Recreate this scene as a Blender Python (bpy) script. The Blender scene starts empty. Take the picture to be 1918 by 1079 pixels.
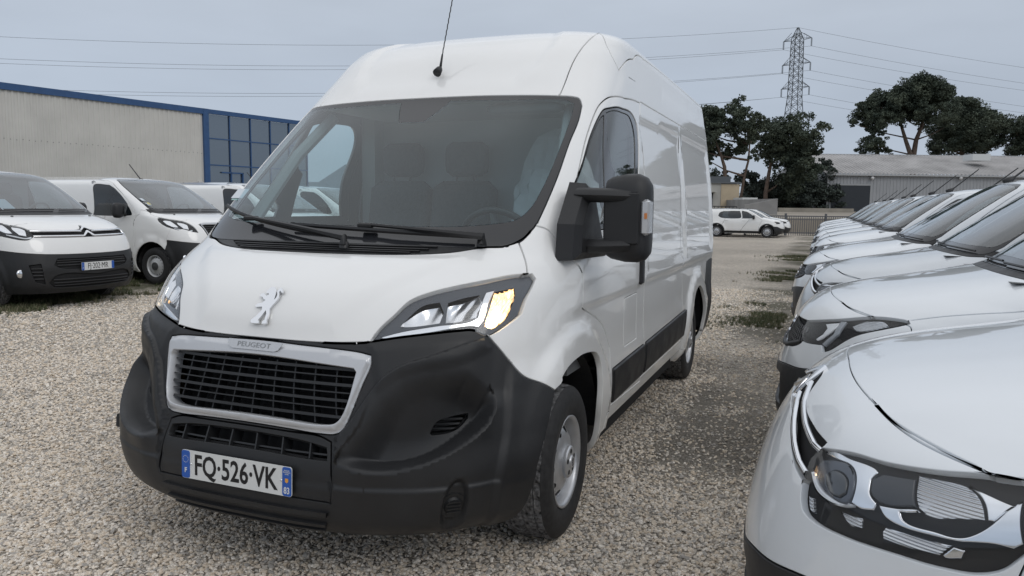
import bpy, bmesh, math, random
import numpy as np
from mathutils import Vector, Matrix, Euler
from mathutils.geometry import delaunay_2d_cdt
random.seed(7)
scn = bpy.context.scene
COL = scn.collection
# ---------- camera ----------
cam_d = bpy.data.cameras.new('camera'); cam = bpy.data.objects.new('camera', cam_d); COL.objects.link(cam)
CP = (3.1434, 1.9890, 1.4709); YAW, PIT, ROL = 3.52721, -0.10718, 0.01147; FPX = 1421.46
fw = Vector((math.cos(PIT)*math.cos(YAW), math.cos(PIT)*math.sin(YAW), math.sin(PIT)))
rt = fw.cross(Vector((0, 0, 1))).normalized(); up = rt.cross(fw)
r2 = rt*math.cos(ROL) + up*math.sin(ROL); u2 = -rt*math.sin(ROL) + up*math.cos(ROL)
M = Matrix((r2, u2, -fw)).transposed().to_4x4(); M.translation = Vector(CP)
cam.matrix_world = M
cam_d.sensor_width = 36; cam_d.lens = 36*FPX/1918; cam_d.clip_end = 4000; cam_d.clip_start = .05
scn.camera = cam
# ---------- sky: heavy overcast over a Nishita sky ----------
SUN_EL, SUN_AZ = math.radians(38), math.radians(60)
world = bpy.data.worlds.new('World'); scn.world = world; world.use_nodes = True
nt = world.node_tree; nt.nodes.clear()
def wn(t, **k):
    n = nt.nodes.new(t)
    for a, b in k.items(): setattr(n, a, b)
    return n
L = nt.links.new
out = wn('ShaderNodeOutputWorld'); bg = wn('ShaderNodeBackground'); L(bg.outputs[0], out.inputs[0])
sky = wn('ShaderNodeTexSky', sky_type='NISHITA', sun_disc=False, sun_elevation=SUN_EL, sun_rotation=math.pi/2-SUN_AZ)
tc = wn('ShaderNodeTexCoord'); sep = wn('ShaderNodeSeparateXYZ'); L(tc.outputs['Generated'], sep.inputs[0])
ramp = wn('ShaderNodeValToRGB'); L(sep.outputs[2], ramp.inputs[0])
cr = ramp.color_ramp
cr.elements[0].position = 0.0; cr.elements[0].color = (.43, .49, .585, 1)
cr.elements[1].position = .9; cr.elements[1].color = (.97, .98, 1.0, 1)
for p_, c_ in ((.10, (.435, .495, .59, 1)), (.28, (.53, .585, .665, 1)), (.55, (.80, .84, .90, 1))):
    e = cr.elements.new(p_); e.color = c_
mp = wn('ShaderNodeMapping'); mp.inputs['Scale'].default_value = (1.2, 1.2, 4.5); L(tc.outputs['Generated'], mp.inputs[0])
no = wn('ShaderNodeTexNoise'); no.inputs['Scale'].default_value = 1.6; no.inputs['Detail'].default_value = 5; no.inputs['Roughness'].default_value = .5; L(mp.outputs[0], no.inputs['Vector'])
mr = wn('ShaderNodeMapRange'); mr.inputs[1].default_value = .3; mr.inputs[2].default_value = .7; mr.inputs[3].default_value = .90; mr.inputs[4].default_value = 1.10; L(no.outputs[0], mr.inputs[0])
mu = wn('ShaderNodeVectorMath', operation='MULTIPLY'); L(ramp.outputs[0], mu.inputs[0]); L(mr.outputs[0], mu.inputs[1])
sc10 = wn('ShaderNodeVectorMath', operation='SCALE'); L(mu.outputs[0], sc10.inputs[0]); sc10.inputs['Scale'].default_value = 10.0   # the strength below is .1
mx = wn('ShaderNodeMix', data_type='RGBA'); mx.inputs[0].default_value = .93; L(sky.outputs[0], mx.inputs[6]); L(sc10.outputs[0], mx.inputs[7])
L(mx.outputs[2], bg.inputs[0]); bg.inputs[1].default_value = .1
sun_d = bpy.data.lights.new('sun', 'SUN'); sun = bpy.data.objects.new('sun', sun_d); COL.objects.link(sun)
sun_d.energy = .5; sun_d.angle = math.radians(25); sun_d.color = (1, .97, .93)
sun.rotation_euler = Vector((-math.cos(SUN_EL)*math.cos(SUN_AZ), -math.cos(SUN_EL)*math.sin(SUN_AZ), -math.sin(SUN_EL))).to_track_quat('-Z', 'Y').to_euler()
scn.view_settings.view_transform = 'Standard'; scn.view_settings.look = 'None'; scn.view_settings.exposure = 0.0; scn.view_settings.gamma = 1
scn.view_settings.use_curve_mapping = False
scn.render.engine = 'CYCLES'; scn.cycles.max_bounces = 8; scn.cycles.transparent_max_bounces = 16
scn.cycles.sample_clamp_indirect = 6; scn.cycles.caustics_reflective = False; scn.cycles.caustics_refractive = False
# ---------- materials ----------
MATS = {}
def mat(name, col=(.5, .5, .5), rough=.5, metal=0., coat=0., spec=.5, noise=0., nscale=5., bump=0., bscale=200., emit=None, estr=1., rnoise=0., coord='Object'):
    if name in MATS: return MATS[name]
    m = bpy.data.materials.new(name); m.use_nodes = True; t = m.node_tree; b = t.nodes['Principled BSDF']
    b.inputs['Base Color'].default_value = (*col, 1); b.inputs['Roughness'].default_value = rough; b.inputs['Metallic'].default_value = metal
    b.inputs['Coat Weight'].default_value = coat; b.inputs['Coat Roughness'].default_value = .03; b.inputs['Specular IOR Level'].default_value = spec
    if emit: b.inputs['Emission Color'].default_value = (*emit, 1); b.inputs['Emission Strength'].default_value = estr
    tcn = t.nodes.new('ShaderNodeTexCoord')
    def N(sc, det=4):
        n = t.nodes.new('ShaderNodeTexNoise'); n.inputs['Scale'].default_value = sc; n.inputs['Detail'].default_value = det; t.links.new(tcn.outputs[coord], n.inputs['Vector']); return n
    if noise:
        n = N(nscale); r = t.nodes.new('ShaderNodeMapRange'); r.inputs[1].default_value = .3; r.inputs[2].default_value = .7; r.inputs[3].default_value = 1-noise; r.inputs[4].default_value = 1+noise
        t.links.new(n.outputs[0], r.inputs[0]); v = t.nodes.new('ShaderNodeVectorMath'); v.operation = 'SCALE'; v.inputs[0].default_value = col; t.links.new(r.outputs[0], v.inputs['Scale']); t.links.new(v.outputs[0], b.inputs['Base Color'])
    if rnoise:
        n = N(nscale*2); r = t.nodes.new('ShaderNodeMapRange'); r.inputs[1].default_value = .35; r.inputs[2].default_value = .65; r.inputs[3].default_value = max(0, rough-rnoise); r.inputs[4].default_value = rough+rnoise
        t.links.new(n.outputs[0], r.inputs[0]); t.links.new(r.outputs[0], b.inputs['Roughness'])
    if bump:
        n = N(bscale, 3); bp = t.nodes.new('ShaderNodeBump'); bp.inputs['Strength'].default_value = bump; bp.inputs['Distance'].default_value = .002; t.links.new(n.outputs[0], bp.inputs['Height']); t.links.new(bp.outputs[0], b.inputs['Normal'])
    MATS[name] = m; return m
def glass_mat(name, tint=(.6, .66, .65), film=.04, dcol=(.45, .47, .48), rough=.0, base=.07):
    if name in MATS: return MATS[name]
    m = bpy.data.materials.new(name); m.use_nodes = True; t = m.node_tree; t.nodes.clear()
    o = t.nodes.new('ShaderNodeOutputMaterial'); tr = t.nodes.new('ShaderNodeBsdfTransparent'); tr.inputs[0].default_value = (*tint, 1)
    g = t.nodes.new('ShaderNodeBsdfGlossy'); g.inputs['Roughness'].default_value = rough; g.inputs[0].default_value = (1, 1, 1, 1)
    f = t.nodes.new('ShaderNodeLayerWeight'); f.inputs[0].default_value = .5
    pw = t.nodes.new('ShaderNodeMath'); pw.operation = 'POWER'; pw.inputs[1].default_value = 4.2; t.links.new(f.outputs['Facing'], pw.inputs[0])
    m1 = t.nodes.new('ShaderNodeMath'); m1.operation = 'MULTIPLY_ADD'; m1.inputs[1].default_value = .90; m1.inputs[2].default_value = base; t.links.new(pw.outputs[0], m1.inputs[0])
    x = t.nodes.new('ShaderNodeMixShader'); t.links.new(m1.outputs[0], x.inputs[0]); t.links.new(tr.outputs[0], x.inputs[1]); t.links.new(g.outputs[0], x.inputs[2])
    d = t.nodes.new('ShaderNodeBsdfDiffuse'); d.inputs[0].default_value = (*dcol, 1)  # diffuse film: grime, plus sky-reflection haze put into the glass colour
    x2 = t.nodes.new('ShaderNodeMixShader'); t.links.new(x.outputs[0], x2.inputs[1]); t.links.new(d.outputs[0], x2.inputs[2])
    tcn = t.nodes.new('ShaderNodeTexCoord'); n = t.nodes.new('ShaderNodeTexNoise'); n.inputs['Scale'].default_value = 2.2; n.inputs['Detail'].default_value = 5; t.links.new(tcn.outputs['Object'], n.inputs['Vector'])
    r = t.nodes.new('ShaderNodeMapRange'); r.inputs[1].default_value = .3; r.inputs[2].default_value = .7; r.inputs[3].default_value = film*.6; r.inputs[4].default_value = film*1.4; t.links.new(n.outputs[0], r.inputs[0]); t.links.new(r.outputs[0], x2.inputs[0])
    t.links.new(x2.outputs[0], o.inputs[0]); MATS[name] = m; return m
def paint(name, col):
    """clear-coated vehicle paint with a little road dust"""
    m = mat(name, col, rough=.38, coat=1.0, spec=.4); t = m.node_tree; b = t.nodes['Principled BSDF']
    tcn = t.nodes.new('ShaderNodeTexCoord'); n = t.nodes.new('ShaderNodeTexNoise'); n.inputs['Scale'].default_value = 3; n.inputs['Detail'].default_value = 7; n.inputs['Roughness'].default_value = .65; t.links.new(tcn.outputs['Object'], n.inputs['Vector'])
    sp = t.nodes.new('ShaderNodeSeparateXYZ'); t.links.new(tcn.outputs['Object'], sp.inputs[0])
    lo = t.nodes.new('ShaderNodeMapRange'); lo.inputs[1].default_value = .95; lo.inputs[2].default_value = .3; lo.inputs[3].default_value = .05; lo.inputs[4].default_value = .32; t.links.new(sp.outputs[2], lo.inputs[0])
    r = t.nodes.new('ShaderNodeMapRange'); r.inputs[1].default_value = .42; r.inputs[2].default_value = .72; t.links.new(n.outputs[0], r.inputs[0])
    mu = t.nodes.new('ShaderNodeMath'); mu.operation = 'MULTIPLY'; t.links.new(lo.outputs[0], mu.inputs[0]); t.links.new(r.outputs[0], mu.inputs[1])
    mx = t.nodes.new('ShaderNodeMix'); mx.data_type = 'RGBA'; mx.inputs[6].default_value = (*col, 1); mx.inputs[7].default_value = (col[0]*.72, col[1]*.68, col[2]*.60, 1)
    t.links.new(mu.outputs[0], mx.inputs[0]); t.links.new(mx.outputs[2], b.inputs['Base Color'])
    cr_ = t.nodes.new('ShaderNodeMapRange'); cr_.inputs[3].default_value = .02; cr_.inputs[4].default_value = .25; t.links.new(mu.outputs[0], cr_.inputs[0]); t.links.new(cr_.outputs[0], b.inputs['Coat Roughness'])
    return m
WHITE = paint('white_paint', (.82, .82, .81))
WHITE2 = paint('cool_white_paint', (.72, .75, .78))
SILV = paint('pale_grey_paint', (.55, .58, .61))
BLACKP = mat('black_grained_plastic', (.019, .0195, .021), rough=.47, spec=.42, bump=.25, bscale=420, noise=.18, nscale=4, rnoise=.07)
GREYP = mat('dark_grey_plastic', (.038, .040, .044), rough=.45, bump=.15, bscale=420)
GLOSSB = mat('gloss_black', (.012, .012, .014), rough=.12, coat=.5)
FRIT = mat('black_glass_border', (.02, .021, .024), rough=.09, spec=.6)
DARK = mat('dark_void', (.008, .008, .009), rough=.8)
CHROME = mat('chrome', (.82, .83, .85), rough=.08, metal=1)
SATIN = mat('satin_silver_plastic', (.56, .57, .59), rough=.33, metal=.35, coat=.3)
ALU = mat('silver_wheel_paint', (.52, .53, .55), rough=.34, metal=.6, noise=.12, nscale=12)
TYRE = mat('tyre_rubber', (.022, .022, .023), rough=.72, noise=.35, nscale=40, bump=.4, bscale=150)
TREAD = mat('worn_tread_rubber', (.12, .12, .123), rough=.85, noise=.95, nscale=55, bump=.9, bscale=160)
CABIN = mat('cabin_plastic', (.13, .135, .14), rough=.65)
FABRIC = mat('seat_fabric', (.05, .054, .06), rough=.9, noise=.2, nscale=60)
LENS = glass_mat('lamp_lens', (.96, .97, .98), .006, (.6, .62, .65), base=.03)
WSG = glass_mat('windscreen_glass', (.70, .85, .88), .050, (.24, .38, .43), base=.055)  # bluish diffuse share imitates the hazy reflection of the sky
SIDEG = glass_mat('side_glass', (.78, .85, .85), .03, (.4, .43, .43))
DARKG = glass_mat('dark_side_glass', (.22, .25, .27), .03, (.3, .33, .34))
LAMPDARK = mat('lamp_housing', (.075, .082, .095), rough=.25)
PLATEW = mat('plate_white', (.68, .69, .68), rough=.4)
PLATEB = mat('plate_blue', (.02, .10, .42), rough=.4)
INK = mat('plate_ink', (.006, .006, .007), rough=.5)
# ---------- object helpers ----------
def meta(o, label=None, cat=None, group=None, kind=None):
    if label: o['label'] = label
    if cat: o['category'] = cat
    if group: o['group'] = group
    if kind: o['kind'] = kind
    return o
def link(name, me, parent=None, mtx=None):
    o = bpy.data.objects.new(name, me); COL.objects.link(o)
    if parent: o.parent = parent
    if mtx is not None: o.matrix_local = mtx
    return o
def empty(name, loc=(0, 0, 0), rz=0, **k):
    o = bpy.data.objects.new(name, None); COL.objects.link(o); o.location = loc; o.rotation_euler = (0, 0, rz); o.empty_display_size = .2
    return meta(o, **k)
def mesh(name, vs, fs, m, parent=None, smooth=False, normals=None, mats=None, midx=None):
    me = bpy.data.meshes.new(name); me.from_pydata([tuple(map(float, v)) for v in vs], [], [tuple(f) for f in fs])
    for mm in (mats or [m]): me.materials.append(mm)
    if midx is not None: me.polygons.foreach_set('material_index', midx)
    if smooth: me.polygons.foreach_set('use_smooth', [True]*len(me.polygons))
    me.update()
    if normals is not None: me.normals_split_custom_set_from_vertices([tuple(map(float, n)) for n in normals])
    return link(name, me, parent)
def copy_tree(o, parent=None):
    c = o.copy(); COL.objects.link(c); c.parent = parent
    for ch in list(o.children): copy_tree(ch, c)
    return c
class MB:
    """collects simple solids into one mesh"""
    def __init__(s): s.v = []; s.f = []
    def add(s, vs, fs):
        b = len(s.v); s.v += [tuple(v) for v in vs]; s.f += [tuple(i+b for i in f) for f in fs]; return s
    def box(s, c, d, rz=0, rot=None, taper=1.0, bev=0.):
        c = Vector(c); R = rot if rot is not None else Matrix.Rotation(rz, 3, 'Z'); hx, hy, hz = [q/2 for q in d]
        if bev:
            b = min(bev, hx*.9, hy*.9, hz*.9); V = []; 
            rings = [(-hz, b), (-hz+b, 0), (hz-b, 0), (hz, b)]
            for z, k in rings:
                X, Y = hx-k, hy-k; q = b*.6
                V += [(X-q, -Y, z), (X, -Y+q, z), (X, Y-q, z), (X-q, Y, z), (-X+q, Y, z), (-X, Y-q, z), (-X, -Y+q, z), (-X+q, -Y, z)]
            F = [tuple(range(7, -1, -1)), tuple(range(24, 32))]
            for r in range(3):
                for k in range(8): F.append((r*8+k, r*8+(k+1) % 8, r*8+8+(k+1) % 8, r*8+8+k))
            return s.add([c+R @ Vector(v) for v in V], F)
        V = [(-hx, -hy, -hz), (hx, -hy, -hz), (hx, hy, -hz), (-hx, hy, -hz)] + [(x*taper, y*taper, hz) for x, y in ((-hx, -hy), (hx, -hy), (hx, hy), (-hx, hy))]
        return s.add([c+R @ Vector(v) for v in V], [(3, 2, 1, 0), (4, 5, 6, 7), (0, 1, 5, 4), (1, 2, 6, 5), (2, 3, 7, 6), (3, 0, 4, 7)])
    def tube(s, pts, r, n=8, cap=True, sq=(1, 1)):
        pts = [Vector(p) for p in pts]; rs = r if isinstance(r, (list, tuple)) else [r]*len(pts); V = []; prev = None
        for i, p in enumerate(pts):
            d = (pts[min(i+1, len(pts)-1)]-pts[max(i-1, 0)]).normalized()
            if prev is None: a = d.orthogonal().normalized() if abs(d.z) > .9 else d.cross(Vector((0, 0, 1))).normalized()
            else: a = (prev-d*prev.dot(d)).normalized()
            prev = a; b = d.cross(a)
            for k in range(n):
                t = 2*math.pi*k/n; V.append(p+(a*math.cos(t)*sq[0]+b*math.sin(t)*sq[1])*rs[i])
        F = []
        for i in range(len(pts)-1):
            for k in range(n): F.append((i*n+k, i*n+(k+1) % n, (i+1)*n+(k+1) % n, (i+1)*n+k))
        if cap: F += [tuple(range(n-1, -1, -1)), tuple((len(pts)-1)*n+k for k in range(n))]
        return s.add(V, F)
    def lathe(s, prof, n=32, origin=(0, 0, 0), axis='Y'):
        """prof = (radius, along-axis)"""
        V = []
        for r, a in prof:
            for k in range(n):
                t = 2*math.pi*k/n; c, q = r*math.cos(t), r*math.sin(t)
                p = (c, a, q) if axis == 'Y' else ((c, q, a) if axis == 'Z' else (a, c, q))
                V.append([p[i]+origin[i] for i in range(3)])
        F = []
        for i in range(len(prof)-1):
            for k in range(n):
                f = (i*n+k, i*n+(k+1) % n, (i+1)*n+(k+1) % n, (i+1)*n+k); F.append(f if axis != 'Y' else f[::-1])
        return s.add(V, F)
    def prism(s, poly, h, mtx=None, z0=0.):
        """2-D outline extruded along local z"""
        n = len(poly); V = [(x, y, z0) for x, y in poly]+[(x, y, z0+h) for x, y in poly]
        if mtx is not None: V = [mtx @ Vector(v) for v in V]
        a = sum(poly[i][0]*poly[(i+1) % n][1]-poly[(i+1) % n][0]*poly[i][1] for i in range(n))
        o = list(range(n)) if a > 0 else list(range(n-1, -1, -1))
        tris = tri_poly(poly)
        F = [(c, b, a_) for a_, b, c in tris]+[(a_+n, b+n, c+n) for a_, b, c in tris]
        for k in range(n):
            i, j = o[k], o[(k+1) % n]; F.append((i, j, j+n, i+n))
        return s.add(V, F)
    def build(s, name, m, parent=None, smooth=False, angle=None):
        o = mesh(name, s.v, s.f, m, parent, smooth or angle is not None)
        if angle is not None: o.data.set_sharp_from_angle(angle=math.radians(angle))
        return o
def tri_poly(poly):
    from mathutils.geometry import tessellate_polygon
    t = tessellate_polygon([[Vector((x, y, 0)) for x, y in poly]]); out = []
    for a, b, c in t:
        A, B, C = poly[a], poly[b], poly[c]
        out.append((a, b, c) if (B[0]-A[0])*(C[1]-A[1])-(B[1]-A[1])*(C[0]-A[0]) > 0 else (a, c, b))
    return out
def text_mesh(name, s, size, m, parent=None, mtx=None, depth=.001, sx=1.0, align='CENTER', bold=0.):
    cu = bpy.data.curves.new(name, 'FONT'); cu.body = s; cu.size = size; cu.extrude = depth; cu.align_x = align; cu.align_y = 'CENTER'; cu.offset = bold; cu.resolution_u = 3
    o = bpy.data.objects.new(name, cu); me = bpy.data.meshes.new_from_object(o); bpy.data.objects.remove(o); bpy.data.curves.remove(cu)
    me.materials.clear(); me.materials.append(m)
    if sx != 1: me.transform(Matrix.Diagonal((sx, 1, 1, 1)))
    return link(name, me, parent, mtx)
# ---------- cutting a skin into panels ----------
def pip(P, poly):
    x, y = P[:, 0], P[:, 1]; ins = np.zeros(len(P), bool); n = len(poly)
    for i in range(n):
        x1, y1 = poly[i]; x2, y2 = poly[(i+1) % n]
        if y1 == y2: continue
        c = ((y1 > y) != (y2 > y)) & (x < (x2-x1)*(y-y1)/(y2-y1)+x1); ins ^= c
    return ins
def seg_dist(P, A, B):
    d = B-A; l = (d*d).sum(); t = np.clip(((P-A)@d)/(l or 1), 0, 1); return np.linalg.norm(P-(A+t[:, None]*d), axis=1)
def sdist(P, poly):
    """signed distance, positive inside"""
    poly = np.array(poly, float); d = np.full(len(P), 1e9)
    for i in range(len(poly)): d = np.minimum(d, seg_dist(P, poly[i], poly[(i+1) % len(poly)]))
    return np.where(pip(P, poly), d, -d)
def soften(poly, h, sharp=40):
    """Catmull-Rom through an outline, corners sharper than `sharp` kept"""
    P = [np.array(p, float) for p in poly]; n = len(P); cor = []
    for i in range(n):
        a = P[i]-P[i-1]; b = P[(i+1) % n]-P[i]
        c = np.dot(a, b)/((np.linalg.norm(a)*np.linalg.norm(b)) or 1); cor.append(c < math.cos(math.radians(sharp)))
    out = []
    for i in range(n):
        p1, p2 = P[i], P[(i+1) % n]
        p0 = P[i-1] if not cor[i] else 2*p1-p2
        p3 = P[(i+2) % n] if not cor[(i+1) % n] else 2*p2-p1
        k = max(1, int(math.ceil(np.linalg.norm(p2-p1)/h)))
        l01, l12, l23 = np.linalg.norm(p1-p0) or 1e-6, np.linalg.norm(p2-p1) or 1e-6, np.linalg.norm(p3-p2) or 1e-6
        m1 = (p2-p1)/l12*.5+(p1-p0)/l01*.5; m2 = (p2-p1)/l12*.5+(p3-p2)/l23*.5
        for j in range(k):
            t = j/k; out.append((2*t**3-3*t*t+1)*p1+(t**3-2*t*t+t)*m1*l12+(3*t*t-2*t**3)*p2+(t**3-t*t)*m2*l12)
    return [tuple(p) for p in out]
class Skin:
    def __init__(s, surf, regions, zones, nose=1.7, row=.17, umax=3.0, h=.03, default='flank'):
        """regions: (name, [(u,v)..]) later ones win; zones: (u0,u1,v0,v1,spacing)"""
        s.surf = surf; s.umax = umax; Ls = surf.rows[3][3]-surf.xr
        s.U = np.array([-1, 0, 1, 2, 2.1, 3.0]); s.X = np.array([-nose, 0, nose, nose+Ls, nose+Ls+.3, nose+Ls+1.2]); s.row = row
        v0, v1 = surf.v0*row, surf.v1*row; xm = float(np.interp(umax, s.U, s.X))
        polys = [(n, soften(s.fwd(p), h)) for n, p in regions]
        C = [[(0, v0), (xm, v0), (xm, v1), (0, v1)]]; V = []; E = []
        def addp(p, close=True):
            b = len(V); V.extend(p); k = len(p); E.extend((b+i, b+(i+1) % k) for i in range(k if close else k-1))
        bd = []
        for (a, b) in zip(C[0], C[0][1:]+C[0][:1]):
            k = max(1, int(math.dist(a, b)/h/1.5)); bd += [(a[0]+(b[0]-a[0])*i/k, a[1]+(b[1]-a[1])*i/k) for i in range(k)]
        addp(bd)
        for n, p in polys: addp(p)
        G = []
        for (u0, u1, a, b, sp) in zones:
            x0, x1 = np.interp([u0, u1], s.U, s.X); y0, y1 = a*row, b*row
            ny = max(2, int((y1-y0)/sp)); nx = max(2, int((x1-x0)/sp))
            for j in range(ny):
                for i in range(nx): G.append((x0+(i+.5+(.5 if j % 2 else 0)*.98)*(x1-x0)/(nx+.5), y0+(j+.5)*(y1-y0)/ny, sp))
        G = np.array(G); keep = np.ones(len(G), bool); VA = np.array(V)
        for e in E:
            A, B = VA[e[0]], VA[e[1]]; mg = .06
            q = np.where((G[:, 0] > min(A[0], B[0])-mg) & (G[:, 0] < max(A[0], B[0])+mg) & (G[:, 1] > min(A[1], B[1])-mg) & (G[:, 1] < max(A[1], B[1])+mg) & keep)[0]
            if len(q): keep[q[seg_dist(G[q, :2], A, B) < G[q, 2]*.38]] = False
        G = G[keep]
        allv = [Vector((float(a), float(b))) for a, b in V]+[Vector((float(g[0]), float(g[1]))) for g in G]
        r = delaunay_2d_cdt(allv, E, [], 0, 1e-6)
        s.V = np.array([tuple(v) for v in r[0]]); T = np.array([f for f in r[2] if len(f) == 3])
        cen = s.V[T].mean(1); ok = (cen[:, 0] > 0) & (cen[:, 0] < xm) & (cen[:, 1] > v0) & (cen[:, 1] < v1)
        a = s.V[T]; ar = (a[:, 1, 0]-a[:, 0, 0])*(a[:, 2, 1]-a[:, 0, 1])-(a[:, 1, 1]-a[:, 0, 1])*(a[:, 2, 0]-a[:, 0, 0])
        ok &= np.abs(ar) > 1e-9; T = T[ok]; cen = cen[ok]; ar = ar[ok]; T[ar < 0] = T[ar < 0][:, ::-1]
        lab = np.zeros(len(T), int); s.names = [default]
        for n, p in polys:
            if n not in s.names: s.names.append(n)
            lab[pip(cen, p)] = s.names.index(n)
        s.T = T; s.lab = lab
        s.uv = s.inv(s.V)
    def fwd(s, p): p = np.array(p, float); return list(zip(np.interp(p[:, 0], s.U, s.X), p[:, 1]*s.row))
    def inv(s, q): return np.stack([np.interp(q[:, 0], s.X, s.U), q[:, 1]/s.row], 1)
    def part(s, label, m, parent, name=None, off=0., gap=.003, depth=.02, mode='center', lip=.0025, extra=None, smooth=True):
        """label(s) -> mesh; mode: center = both halves welded, left/right = one side"""
        labs = [label] if isinstance(label, str) else label
        sel = np.isin(s.lab, [s.names.index(l) for l in labs if l in s.names])
        T = s.T[sel]
        if not len(T): print('EMPTY', label); return None
        idx = np.unique(T); mp = -np.ones(len(s.V), int); mp[idx] = np.arange(len(idx)); T = mp[T]; uv = s.uv[idx].copy()
        offs = np.full(len(uv), float(off))
        if extra is not None: offs = offs+extra(s.V[idx])
        P = s.surf.P(uv[:, 0], uv[:, 1], offs)
        if extra is not None:
            f = lambda u, v: s.surf.P(u, v, off+extra(np.stack([np.interp(u, s.U, s.X), v*s.row], 1)))
            N = s.surf.nrm(uv[:, 0], uv[:, 1], f)
        else: N = s.surf.nrm(uv[:, 0], uv[:, 1])
        if mode == 'right': P = P*[1, -1, 1]; N = N*[1, -1, 1]; T = T[:, ::-1]
        if mode == 'center':
            on = uv[:, 0] < 1e-4; P[on, 1] = 0; N[on, 1] = 0
            m2 = np.arange(len(P)); nn = np.where(~on)[0]; m2[nn] = len(P)+np.arange(len(nn))
            P = np.concatenate([P, P[nn]*[1, -1, 1]]); N = np.concatenate([N, N[nn]*[1, -1, 1]]); T = np.concatenate([T, m2[T][:, ::-1]])
        N = N/np.maximum(np.linalg.norm(N, axis=1, keepdims=True), 1e-9)
        # boundary edges
        ed = {}
        for a, b, c in T.tolist():
            for e in ((a, b), (b, c), (c, a)): ed[e] = 1
        B = [e for e in ed if (e[1], e[0]) not in ed]
        mv = np.zeros_like(P); 
        for a, b in B:
            d = P[b]-P[a]; l = np.linalg.norm(d) or 1
            n = np.cross(N[a], d/l); mv[a] += n; mv[b] += n
        bi = sorted({i for e in B for i in e}); ln = np.linalg.norm(mv[bi], axis=1, keepdims=True); mv[bi] /= np.maximum(ln, 1e-6)
        V = P.copy(); V[bi] += mv[bi]*(gap+lip)
        r1 = {v: len(V)+k for k, v in enumerate(bi)}; ring1 = P[bi]+mv[bi]*gap-N[bi]*lip
        n0 = len(V)+len(bi); r2 = {v: n0+k for k, v in enumerate(bi)}; ring2 = P[bi]+mv[bi]*gap-N[bi]*depth
        NN = np.concatenate([N, N[bi]*.35-mv[bi]*.94, -mv[bi]])
        V = np.concatenate([V, ring1, ring2]); F = T.tolist()
        for a, b in B: F.append((b, a, r1[a], r1[b])); F.append((r1[b], r1[a], r2[a], r2[b]))
        return mesh(name or labs[0], V, F, m, parent, smooth, NN if smooth else None)
# ---------- body skins: a profile of rows swept round the plan of a vehicle ----------
def _herm(xs, ys, X):
    xs = np.array(xs, float); ys = np.array(ys, float); n = len(xs)
    d = np.diff(ys) / np.diff(xs); m = np.zeros(n); m[0] = d[0]; m[-1] = d[-1]
    for k in range(1, n - 1):
        a, b = d[k-1], d[k]
        if a * b > 0:
            wa = xs[k+1] - xs[k]; wb = xs[k] - xs[k-1]
            s = (a * wa + b * wb) / (wa + wb); lim = 3 * min(abs(a), abs(b)); m[k] = max(-lim, min(lim, s))
    X = np.clip(X, xs[0], xs[-1]); i = np.clip(np.searchsorted(xs, X, 'right') - 1, 0, n - 2)
    h = xs[i+1] - xs[i]; t = (X - xs[i]) / h
    return (2*t**3-3*t*t+1)*ys[i] + (t**3-2*t*t+t)*h*m[i] + (3*t*t-2*t**3)*ys[i+1] + (t**3-t*t)*h*m[i+1]

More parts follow.
